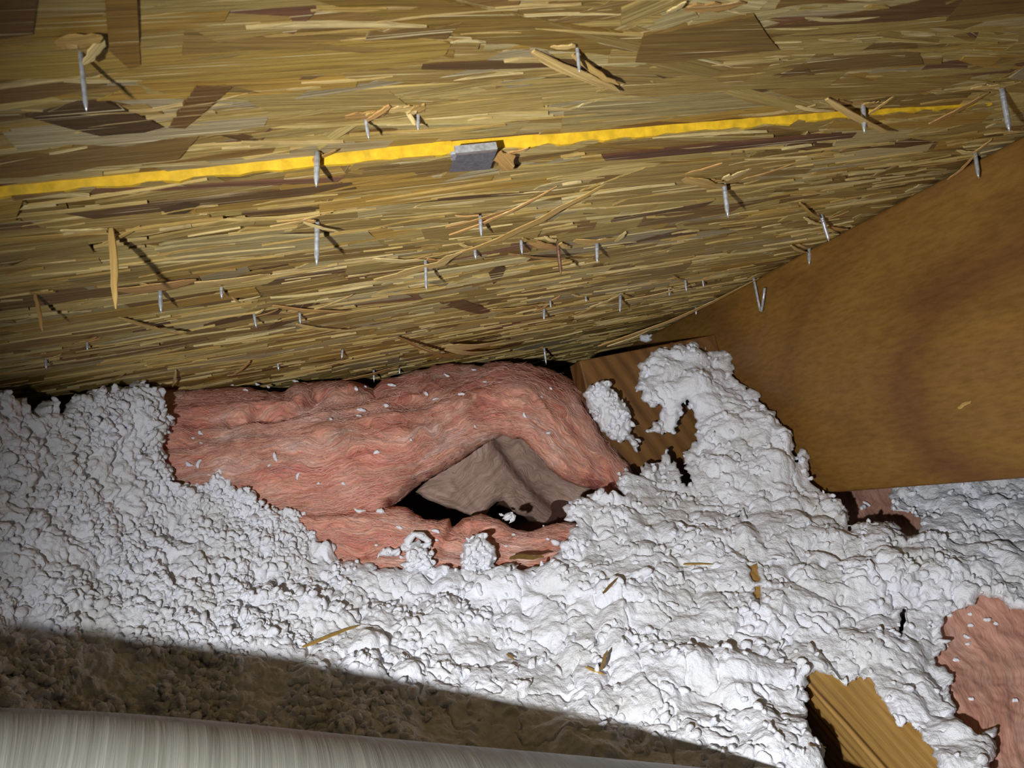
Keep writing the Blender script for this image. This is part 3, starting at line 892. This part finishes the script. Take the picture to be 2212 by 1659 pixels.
def white_disp(P, px, py):
    left = np.clip((900 - px) / 500, 0, 1) * 0.75 + 0.25       # granular on the left, folded sheets to the right
    wv = P + 0.012 * np.stack([fbm(P, 0.05, 41, 2), fbm(P, 0.05, 43, 2), fbm(P, 0.05, 47, 2)], 1)
    w2 = P + 0.006 * np.stack([vnoise(P, 0.013, 51), vnoise(P, 0.013, 53), vnoise(P, 0.013, 57)], 1)
    patch = np.clip(0.5 + 1.6 * fbm(P, 0.055, 33, 2), 0, 1)      # smooth flat flakes here and there
    gran = np.clip(left * 1.25 - 0.55 * patch * (1.3 - left), 0.08, 1)
    big = fbm(P, 0.11, 3, 2) * 0.012
    bil = np.abs(fbm(wv, 0.060, 21, 2)) * 0.020 + np.abs(vnoise(wv, 0.030, 25)) * 0.008
    crease = -np.exp(-(fbm(w2, 0.030, 28, 3) / 0.05) ** 2) * 0.0045
    mid = np.abs(fbm(w2, 0.012, 26, 2)) * 0.0055 * (0.35 + 0.65 * gran)
    pf = puff(w2, 0.024, 61) * 0.006 + puff(w2, 0.0125, 62) * 0.0065 + puff(w2, 0.0068, 63) * 0.0040
    fine = fbm(P, 0.0045, 71, 3) * (0.0012 + 0.0016 * gran)
    return big + bil * (1.1 - 0.6 * left) + crease * (1.2 - 0.5 * left) + mid + pf * gran + fine - 0.008, None
white = build_mass('loose_fill_insulation', WHITE_POLY, WHITE_HOLES, white_depth, 2.6, 10.0, (20, 0.014), white_disp, M_WHITE, skirt=0.05, jit_cell=0.013)
tag(white.obj, 'fluffy white blown-in insulation heaped over the attic floor and up to the rafter', 'insulation', kind='stuff')

def fluff(mass, n, seed, parent):
    r = np.random.RandomState(seed)
    import bmesh
    bm = bmesh.new(); bmesh.ops.create_icosphere(bm, subdivisions=2, radius=1.0)
    bv = np.array([v.co[:] for v in bm.verts]); bf = np.array([[v.index for v in f.verts] for f in bm.faces]); bm.free()
    ii, jj = np.nonzero(mass.ins[:-1, :-1])
    px = mass.x0 + jj * mass.step
    py = mass.y0 + ii * mass.step
    C0 = mass.Q[ii, jj]
    lump = np.clip(0.5 + 1.8 * fbm(C0, 0.045, 211, 2), 0.02, 1)
    wgt = (np.clip((1050 - px) / 700, 0, 1) * 0.9 + 0.1) * lump * np.clip((1780 - py) / 100, 0, 1) * np.clip((px + 200) / 100, 0.0, 1) * np.clip((2400 - px) / 100, 0, 1)
    D = C0 @ FW
    wgt = wgt / D ** -1.0
    n = min(n, len(ii) // 2)
    sel = r.choice(len(ii), n, replace=False, p=wgt / wgt.sum())
    Vs = []; Fs = []
    for k, q in enumerate(sel):
        c = mass.Q[ii[q], jj[q]]; nn = mass.N[ii[q], jj[q]]
        sz = np.array([r.uniform(0.6, 1.7), r.uniform(0.6, 1.2), r.uniform(0.5, 0.9)]) * r.uniform(0.0016, 0.0042)
        an = r.randn(3, 3); Qm, _ = np.linalg.qr(an)
        wob = 1 + 0.28 * np.sin(bv @ (r.randn(3, 3) * 2.2).T + r.rand(3) * 6).sum(1, keepdims=True) * 0.6
        Vs.append((bv * wob * sz) @ Qm.T + c + nn * sz.min() * 0.35)
        Fs.append(bf + k * len(bv))
    o = mesh_obj('fluff', np.vstack(Vs), np.vstack(Fs), M_WHITE, parent, smooth=True)
    o['kind'] = 'stuff'
bpy.context.view_layer.update()
fluff(white, 5200, 5, white.obj)

# --- pink batts
def spine_uv(spine):
    sp = np.array(spine, float)
    seg = sp[1:] - sp[:-1]; ln = np.linalg.norm(seg, axis=1); cum = np.concatenate([[0], np.cumsum(ln)])
    def f(px, py, D):
        wsum = 0; T = 0; Nd = 0
        for i in range(len(seg)):
            d = seg[i] / ln[i]
            rx = px - sp[i][0]; ry = py - sp[i][1]
            t = rx * d[0] + ry * d[1]
            tc = np.clip(t, 0 if i else -1e9, ln[i] if i < len(seg) - 1 else 1e9)
            dist = np.sqrt((rx - tc * d[0]) ** 2 + (ry - tc * d[1]) ** 2)
            w = 1 / (dist + 25) ** 4
            nd = rx * -d[1] + ry * d[0]
            wsum = wsum + w; T = T + w * (cum[i] + t); Nd = Nd + w * nd
        return T / wsum * 0.0005, Nd / wsum * 0.0005
    return f
UP_POLY = [(300, 835), (420, 842), (520, 835), (610, 845), (640, 828), (760, 822), (805, 838), (830, 822), (880, 805), (940, 790), (990, 785), (1040, 790), (1085, 780), (1130, 783), (1180, 795), (1225, 815), (1260, 850),
 (1275, 890), (1295, 935), (1330, 975), (1362, 1005), (1366, 1040), (1400, 1100), (1310, 1110), (1292, 1058), (1255, 1050), (1215, 1035), (1180, 1010), (1150, 975), (1120, 950), (1085, 938), (1050, 958), (1010, 980), (975, 1005),
 (930, 1032), (890, 1060), (862, 1082), (850, 1092), (850, 1130), (700, 1140), (520, 1130), (380, 1090), (300, 1060)]
UP_SPINE = [(200, 990), (450, 985), (700, 955), (900, 915), (1040, 855), (1130, 850), (1220, 920), (1320, 1020), (1400, 1110)]
up_depth = rbf([(300, 840, .745), (300, 1060, .725), (500, 850, .80), (520, 960, .755), (540, 1110, .765), (700, 840, .86), (700, 950, .785), (720, 1110, .79), (850, 1090, .80), (860, 940, .805), (830, 830, .90), (1000, 800, .98),
 (1000, 880, .865), (1060, 950, .86), (1100, 790, 1.0), (1130, 870, .88), (1220, 830, 1.0), (1220, 960, .90), (1290, 920, .96), (1300, 1030, .91), (1370, 1060, .95), (930, 1030, .83), (1180, 1010, .885)])
up_uv = spine_uv(UP_SPINE)
def pink_disp_f(uvf, amp=1.0, folds=()):
    def f(P, px, py):
        u, v = uvf(px, py, None)
        w = np.stack([u * 1.0, v, P[:, 2] * 0.15], 1)
        w[:, 1] += 0.010 * fbm(P, 0.09, 81, 2)
        A = np.stack([w[:, 0] * 0.28, w[:, 1], w[:, 2]], 1)
        rid = (1 - np.abs(fbm(A, 0.020, 83, 3)) * 2.2) * 0.0036
        rid = rid + (0.6 - np.abs(fbm(np.stack([w[:, 0] * 0.16, w[:, 1], w[:, 2]], 1), 0.034, 84, 2)) * 2) * 0.007
        lay = fbm(np.stack([w[:, 0] * 0.15, w[:, 1], w[:, 2] * 0], 1), 0.007, 87, 3) * 0.0016
        fuzz = fbm(P, 0.006, 91, 2) * 0.0008
        big = fbm(P, 0.13, 85, 2) * 0.012
        d = (rid + lay + big) * amp + fuzz
        for (pts, width, dep) in folds:
            q = np.full(len(px), 1e9)
            for k in range(len(pts) - 1):
                a = np.array(pts[k], float); b = np.array(pts[k + 1], float); e = b - a
                t = np.clip(((px - a[0]) * e[0] + (py - a[1]) * e[1]) / (e @ e), 0, 1)
                q = np.minimum(q, np.hypot(px - a[0] - t * e[0], py - a[1] - t * e[1]))
            d = d - dep * np.exp(-(q / width) ** 2)
        return d, None
    return f
UP_FOLDS = [([(560, 900), (610, 898), (660, 880), (690, 850)], 14, 0.016), ([(500, 915), (570, 900)], 12, 0.008), ([(350, 965), (420, 960)], 10, 0.01), ([(805, 815), (812, 850)], 8, 0.015), ([(430, 925), (480, 950)], 25, 0.008),
            ([(610, 830), (620, 858)], 8, 0.012)]
pink_up = build_mass('fiberglass_batt', UP_POLY, [], up_depth, 3.0, 5.0, (42, 0.045), pink_disp_f(up_uv, 1.0, UP_FOLDS), M_PINK, uvf=up_uv, skirt=0.09, back=True, jit_cell=0.03)
tag(pink_up.obj, 'large salmon pink fiberglass batt folded like a tent under the roof boards', 'insulation batt')

LO_POLY = [(600, 1112), (660, 1106), (740, 1104), (800, 1098), (850, 1092), (885, 1104), (915, 1120), (950, 1128), (968, 1122), (976, 1140), (995, 1124), (1040, 1112), (1080, 1126), (1108, 1144), (1150, 1148), (1190, 1134), (1250, 1128), (1300, 1130),
 (1290, 1230), (1230, 1275), (1000, 1290), (760, 1290), (660, 1220)]
lo_uv = spine_uv([(560, 1150), (800, 1165), (1000, 1180), (1300, 1180)])
lo_depth = rbf([(600, 1110, .755), (850, 1095, .785), (1040, 1112, .825), (1290, 1130, .86), (650, 1220, .752), (900, 1290, .76), (950, 1190, .773), (1290, 1250, .80), (1150, 1200, .79), (750, 1160, .765)])
pink_lo = build_mass('fiberglass_batt', LO_POLY, [], lo_depth, 3.0, 5.0, (26, 0.022), pink_disp_f(lo_uv, 0.75, [([(985, 1130), (960, 1185), (1010, 1200)], 12, 0.006), ([(800, 1200), (860, 1195)], 10, 0.007), ([(1060, 1165), (1120, 1150)], 10, 0.005)]), M_PINK, uvf=lo_uv, skirt=0.05, back=True, jit_cell=0.02)
tag(pink_lo.obj, 'low strip of pink batt forming the front lip of the dark hollow', 'insulation batt')

IN_POLY = [(1080, 915), (1000, 965), (930, 1020), (890, 1062), (930, 1080), (962, 1092), (1004, 1106), (1046, 1118), (1056, 1095), (1072, 1082), (1086, 1082), (1108, 1104), (1150, 1118), (1180, 1140), (1240, 1150), (1330, 1080), (1250, 1000), (1130, 910)]
in_uv = spine_uv([(880, 1080), (1000, 1040), (1080, 960), (1300, 1100)])
in_depth = rbf([(1080, 915, .96), (900, 1060, .93), (1000, 1040, .93), (1080, 1000, .95), (1150, 1060, .97), (1180, 1010, 1.02), (1210, 1090, 1.02), (1330, 1080, 1.02), (1050, 1110, .92), (1250, 1000, 1.03), (1120, 930, 1.0)])
pink_in = build_mass('fiberglass_batt', IN_POLY, [], in_depth, 4.0, 4.0, (16, 0.012), pink_disp_f(in_uv, 0.2, [([(1085, 945), (1130, 1010), (1205, 1085)], 20, 0.010), ([(930, 1060), (985, 1080), (1030, 1108)], 12, 0.008), ([(985, 1040), (1010, 1085)], 8, 0.004)]), M_GREYPINK, uvf=in_uv, skirt=0.03, back=True, jit_cell=0.03)
tag(pink_in.obj, 'greyish pink batt seen deep inside the dark hollow', 'insulation batt')

RT_POLY = [(1790, 1030), (1900, 1000), (2040, 1010), (2080, 1250), (2300, 1260), (2500, 1270), (3200, 1300), (3200, 1900), (2110, 1900), (2090, 1640), (2020, 1560), (1990, 1420), (2000, 1330), (1900, 1330), (1820, 1180)]
rt_uv = spine_uv([(1900, 1000), (2000, 1250), (2150, 1500), (2250, 1900)])
_rt = [(1790, 1030, 1.0), (2040, 1010, 1.02), (1900, 1120, .95), (1960, 1160, .88), (1900, 1330, .74), (2100, 1270, .74), (2500, 1270, .72), (2100, 1450, .655), (2400, 1450, .64), (2150, 1650, .565), (2400, 1650, .56), (3200, 1300, .74), (3200, 1650, .58), (2200, 1900, .46)]
pink_rt = build_mass('fiberglass_batt', RT_POLY, [], rbf(_rt), 4.5, 4.0, (16, 0.01), pink_disp_f(rt_uv, 0.5, []), M_PALEPINK, uvf=rt_uv, skirt=0.05, back=True, jit_cell=0.03)
tag(pink_rt.obj, 'pale pink batt lying bare at the lower right corner beyond the joist', 'insulation batt')

# loose fibres standing off the pink batts
def fibres(mass, n, seed, uvf, box, parent):
    r = random.Random(seed)
    V = []; Fc = []
    for k in range(n):
        x = r.uniform(box[0], box[2]); y = r.uniform(box[1], box[3])
        i = int((y - mass.y0) / mass.step); j = int((x - mass.x0) / mass.step)
        if not (2 < i < mass.ins.shape[0] - 2 and 2 < j < mass.ins.shape[1] - 2) or not mass.ins[i, j]: continue
        e = 6.0
        u1, v1 = uvf(np.array([x + e]), np.array([y]), None); u0, v0 = uvf(np.array([x - e]), np.array([y]), None)
        u3, v3 = uvf(np.array([x]), np.array([y + e]), None); u2, v2 = uvf(np.array([x]), np.array([y - e]), None)
        g = np.array([float(u1[0] - u0[0]), float(u3[0] - u2[0])]); g /= np.linalg.norm(g) + 1e-9
        an = r.gauss(0, 0.28); ca, sa = math.cos(an), math.sin(an)
        g = np.array([g[0] * ca - g[1] * sa, g[0] * sa + g[1] * ca])
        L = r.uniform(12, 60); bend = r.gauss(0, 0.35)
        pts = []
        ok = True
        for t in np.linspace(-0.5, 0.5, 5):
            xx = x + g[0] * L * t - g[1] * L * bend * t * t; yy = y + g[1] * L * t + g[0] * L * bend * t * t
            ii = int((yy - mass.y0) / mass.step); jj = int((xx - mass.x0) / mass.step)
            if not (0 <= ii < mass.ins.shape[0] and 0 <= jj < mass.ins.shape[1]) or not mass.ins[ii, jj]: ok = False; break
            P, Nn = mass.at(xx, yy)
            pts.append(P + Nn * (0.0010 + (0.003 if r.random() < 0.8 else 0.010) * r.random() * abs(t)))
        if not ok: continue
        rad = r.uniform(0.0001, 0.00024)
        b0 = len(V)
        for q, p in enumerate(pts):
            d = pts[min(4, q + 1)] - pts[max(0, q - 1)]; d = d / (np.linalg.norm(d) + 1e-9)
            s = np.cross(d, FW); s /= np.linalg.norm(s) + 1e-9; t2 = np.cross(d, s)
            for w in range(3):
                aa_ = w * 2.094
                V.append(p + (s * math.cos(aa_) + t2 * math.sin(aa_)) * rad * (1 if 0 < q < 4 else 0.4))
            if q:
                for w in range(3):
                    Fc.append((b0 + (q - 1) * 3 + w, b0 + (q - 1) * 3 + (w + 1) % 3, b0 + q * 3 + (w + 1) % 3, b0 + q * 3 + w))
    o = mesh_obj('loose_fibres', V, Fc, M_FIBRE, parent)
    o['kind'] = 'stuff'
M_FIBRE = plain('pale_pink_fibre', (240, 188, 172), 0.7, 40)
bpy.context.view_layer.update()
fibres(pink_up, 5500, 3, up_uv, (300, 780, 1400, 1130), pink_up.obj)
fibres(pink_lo, 1600, 4, lo_uv, (600, 1095, 1300, 1290), pink_lo.obj)

# --- separate white tufts
def tuft_disp(P, px, py):
    return puff(P, 0.018, 161) * 0.009 + puff(P, 0.010, 162) * 0.008 + puff(P, 0.006, 163) * 0.005 + np.abs(fbm(P, 0.03, 164, 2)) * 0.008 + fbm(P, 0.005, 165, 2) * 0.003 - 0.012, None
TUFTS = [
 ([(1262, 850), (1275, 832), (1300, 824), (1318, 830), (1322, 846), (1345, 868), (1360, 890), (1362, 920), (1360, 935), (1372, 955), (1376, 975), (1366, 962), (1354, 945), (1340, 955), (1322, 945), (1300, 930), (1285, 905), (1272, 880)], .945,
  'lone white clump of insulation between the pink batt and the rafter', 0.035),
 ([(872, 1165), (890, 1148), (915, 1150), (932, 1165), (928, 1185), (916, 1170), (898, 1160), (888, 1172), (882, 1195), (874, 1190)], .752, 'thin curled white shred arching over the front pink strip', 0.006),
 ([(884, 1180), (905, 1168), (925, 1190), (934, 1205), (932, 1225), (942, 1245), (870, 1248), (880, 1215)], .748, 'white tuft under the curled shred on the front pink strip', 0.02),
 ([(1000, 1172), (1020, 1160), (1040, 1150), (1048, 1168), (1065, 1180), (1074, 1200), (1068, 1215), (1080, 1250), (1004, 1250), (998, 1215)], .755, 'square white tuft standing up against the front pink strip', 0.02),
 ([(1092, 1110), (1104, 1106), (1114, 1114), (1112, 1126), (1100, 1130), (1106, 1120), (1096, 1122)], .81, 'tiny white curl hooked on the lip of the dark hollow', 0.004),
 ([(1382, 724), (1398, 722), (1408, 734), (1398, 740), (1384, 736)], 1.22, 'small white puff caught behind the tip of the long leaning splinter', 0.01),
 ([(822, 1190), (840, 1182), (858, 1188), (860, 1200), (840, 1202), (818, 1200)], .757, 'flat white scrap lying in a crease of the front pink strip', 0.006),
]
for poly, D, lab, th in TUFTS:
    m = build_mass('insulation_tuft', poly, [], lambda x, y, D=D: np.full(x.shape, D) + 0 * x, 2.0, 6.0 if th > 0.015 else 1.6, (16 if th > 0.015 else 7, th * 0.5), tuft_disp if th > 0.015 else (lambda P, a, b: (puff(P, 0.006, 3) * 0.002, None)), M_WHITE, skirt=th, back=True, jit_cell=0.011)
    bpy.context.view_layer.update()
    fluff(m, 60 if th > 0.015 else 5, 40, m.obj)
    tag(m.obj, lab, 'insulation tuft', 'loose white insulation tufts')

# --- white specks clinging to the pink batts
def speck(name, P, Nn, L, w, ang, mat, seed):
    r = random.Random(seed)
    tx = R * math.cos(ang) - U * math.sin(ang); tx = tx - Nn * (tx @ Nn); tx /= np.linalg.norm(tx)
    ty = np.cross(Nn, tx)
    V = []; Fc = []
    n, k = 8, 7
    bend = r.uniform(-0.5, 0.5)
    for i in range(n + 1):
        t = i / n
        rr = math.sin(math.pi * (0.06 + 0.88 * t)) ** 0.6 * r.uniform(0.75, 1.1)
        x = (t - 0.5) * L
        for q in range(k):
            an = 2 * math.pi * q / k
            V.append(P + tx * x + ty * (math.cos(an) * w / 2 * rr + bend * (x * x) / L * 1.6) + Nn * (math.sin(an) * w / 2 * rr * r.uniform(0.8, 1.2) + w * 0.25))
        if i:
            for q in range(k):
                Fc.append(((i - 1) * k + q, (i - 1) * k + (q + 1) % k, i * k + (q + 1) % k, i * k + q))
    Fc.append(tuple(range(k))[::-1]); Fc.append(tuple(range(n * k, n * k + k)))
    return mesh_obj(name, V, Fc, mat, smooth=True)
SPECKS = [(768, 842, 14, 9, 1.5), (790, 836, 8, 5, 1.2), (847, 832, 20, 8, .4), (921, 848, 14, 8, 1.2), (942, 858, 16, 5, -.8), (996, 865, 16, 7, -.5), (834, 881, 12, 11, .2), (781, 895, 20, 10, .2), (774, 913, 12, 6, 0),
 (712, 925, 8, 7, 0), (592, 990, 22, 9, 1.3), (578, 1006, 9, 6, -.4), (642, 1026, 18, 8, -1.2), (686, 1040, 7, 6, 0), (740, 1041, 10, 8, .4), (814, 980, 14, 10, -.3), (874, 955, 7, 5, 1), (432, 932, 14, 9, .8), (418, 944, 8, 6, 0),
 (436, 956, 9, 5, .3), (408, 1006, 18, 10, .5), (428, 1002, 20, 11, -1.2), (530, 842, 12, 6, .1), (556, 832, 10, 7, .3), (640, 822, 16, 6, -.2), (580, 836, 8, 6, .4), (966, 806, 14, 6, .7), (1022, 798, 12, 5, .5), (1048, 828, 10, 5, -.4),
 (1182, 848, 8, 6, .5), (1135, 898, 14, 7, 1.1), (1180, 938, 16, 7, -.4), (1328, 1026, 10, 8, .4), (1160, 866, 7, 4, .2), (500, 830, 9, 5, 0), (690, 860, 7, 5, .6), (1025, 920, 9, 5, 1.2)]
for i, (x, y, L, w, a) in enumerate(SPECKS):
    P, Nn = pink_up.at(x, y)
    D = float(P @ FW)
    o = speck('insulation_fleck', P, Nn, L * D / FPX, w * D / FPX, a, M_WHITE, 500 + i)
    tag(o, 'small white insulation fleck clinging to the big folded pink batt', 'insulation fleck', 'white flecks on the folded pink batt')
SPECKS2 = [(778, 1086, 26, 10, .1), (822, 1098, 18, 14, .2), (861, 1144, 16, 8, .3), (940, 1153, 18, 9, .2), (1110, 1156, 10, 9, 0), (1178, 1171, 9, 7, 0), (1195, 1180, 20, 16, .4), (1092, 1186, 10, 6, 0), (836, 1194, 24, 11, .1), (1082, 1114, 12, 6, .4),
 (1174, 1134, 6, 4, 1.2), (812, 1178, 8, 6, 0), (866, 1206, 12, 8, .5), (942, 1170, 9, 6, 0)]
for i, (x, y, L, w, a) in enumerate(SPECKS2):
    P, Nn = pink_lo.at(x, max(y, 1108))
    D = float(P @ FW)
    o = speck('insulation_fleck', P, Nn, L * D / FPX, w * D / FPX, a, M_WHITE, 600 + i)
    tag(o, 'small white insulation fleck on the low front pink strip', 'insulation fleck', 'white flecks on the front pink strip')
SPECKS3 = [(2095, 1352, 12, 9, .3), (2086, 1378, 16, 8, 1.2), (2130, 1346, 16, 10, .2), (2148, 1352, 10, 9, .5), (2098, 1330, 10, 8, 0), (2090, 1390, 14, 7, -.8), (2096, 1521, 12, 10, .3), (2192, 1521, 12, 10, .2), (2064, 1428, 14, 9, .3), (2066, 1424, 10, 5, -1),
 (2040, 1395, 16, 10, 1.3), (2052, 1330, 14, 10, .5), (1862, 1098, 22, 12, -.8), (1872, 1090, 18, 8, 1.2)]
for i, (x, y, L, w, a) in enumerate(SPECKS3):
    P, Nn = pink_rt.at(x, y)
    D = float(P @ FW)
    o = speck('insulation_fleck', P, Nn, L * D / FPX, w * D / FPX, a, M_WHITE, 700 + i)
    tag(o, 'small white insulation fleck on the pale batt at the right', 'insulation fleck', 'white flecks on the right hand batt')

# --- straws lying on the white wool
STR = [(652, 1415, 776, 1357, 9, 'long straw coloured splinter on the white insulation left of centre', M_STRAW, 0),
 (1265, 1446, 1308, 1459, 6, 'pale flat straw lying below an upright brown sliver on white insulation', M_STRAW, 0),
 (1298, 1452, 1312, 1412, 9, 'brown pointed sliver standing upright in the white insulation', M_STRAWD, 8),
 (1096, 1398, 1108, 1421, 7, 'short straw bit in the middle of the white insulation', M_STRAW, 0),
 (1302, 1302, 1332, 1282, 6, 'short brown straw bit right of centre on white insulation', M_STRAWD, 0),
 (1476, 1221, 1542, 1212, 4, 'thin straw lying level on the white slope below the rafter', M_STRAW, 0),
 (1106, 1220, 1180, 1226, 12, 'brown chip wedged under the front pink strip', M_STRAWD, 0),
 (1740, 1652, 1782, 1632, 10, 'reddish brown sliver at the bottom edge beside the joist', M_STRAWD, 0),
 (1846, 872 + 0, 1846, 872, 0, None, None, 0)]
for i, (x0, y0, x1, y1, w, lab, mt, up_mm) in enumerate(STR):
    if lab is None: continue
    P0, N0 = white.at(x0, y0); P1, N1 = white.at(x1, y1)
    if up_mm:
        P1 = ray(x1, y1) * float((P0 + N0 * 0.0) @ FW)
    D = float(P0 @ FW)
    off = 0.0035
    if 'wedged' in lab: off = 0.010
    sub = splinter_mesh('wood_splinter', P0 + N0 * off, P1 + N1 * off, w * D / FPX, mt, None, 0.0012, up=N0, curve=0.02, seed=40 + i)
    tag(sub, lab, 'wood splinter', 'splinters fallen on the insulation')
# crumb of wood stuck on the rafter face
o = splinter_mesh('wood_splinter', on_raf(2070, 882, .002), on_raf(2098, 866, .002), 0.0035, M_STRAW, None, 0.001, up=EAVE, seed=77)
tag(o, 'small pale crumb of wood stuck on the face of the rafter', 'wood splinter')

# ------------------------------------------------------------------ silvery duct in the foreground
SIL = [(-420, 1516, .262), (-200, 1521, .28), (24, 1529, .30), (250, 1538, .317), (500, 1560, .337), (760, 1588, .357), (1000, 1610, .378), (1275, 1634, .402), (1500, 1655, .422), (1800, 1695, .45), (2200, 1760, .49)]
sp = [ray(x, y) * d * 1.10 for x, y, d in SIL]
rad = 0.062
ctr = []
for i, P in enumerate(sp):
    T = sp[min(len(sp) - 1, i + 1)] - sp[max(0, i - 1)]
    n_ = np.cross(T, P); n_ /= np.linalg.norm(n_)
    if n_ @ U < 0: n_ = -n_
    ctr.append(P - n_ * rad)
fine = []
for i in range(len(ctr) - 1):
    for t in np.linspace(0, 1, 6, endpoint=False):
        fine.append(ctr[i] * (1 - t) + ctr[i + 1] * t)
fine.append(ctr[-1])
for _ in range(8):
    fine = [fine[0]] + [(fine[k - 1] + fine[k] * 2 + fine[k + 1]) / 4 for k in range(1, len(fine) - 1)] + [fine[-1]]
o = tube('duct', fine, rad, M_DUCT, n=96)
tag(o, 'pale silvery round duct with glinting streaks across the bottom left', 'duct')
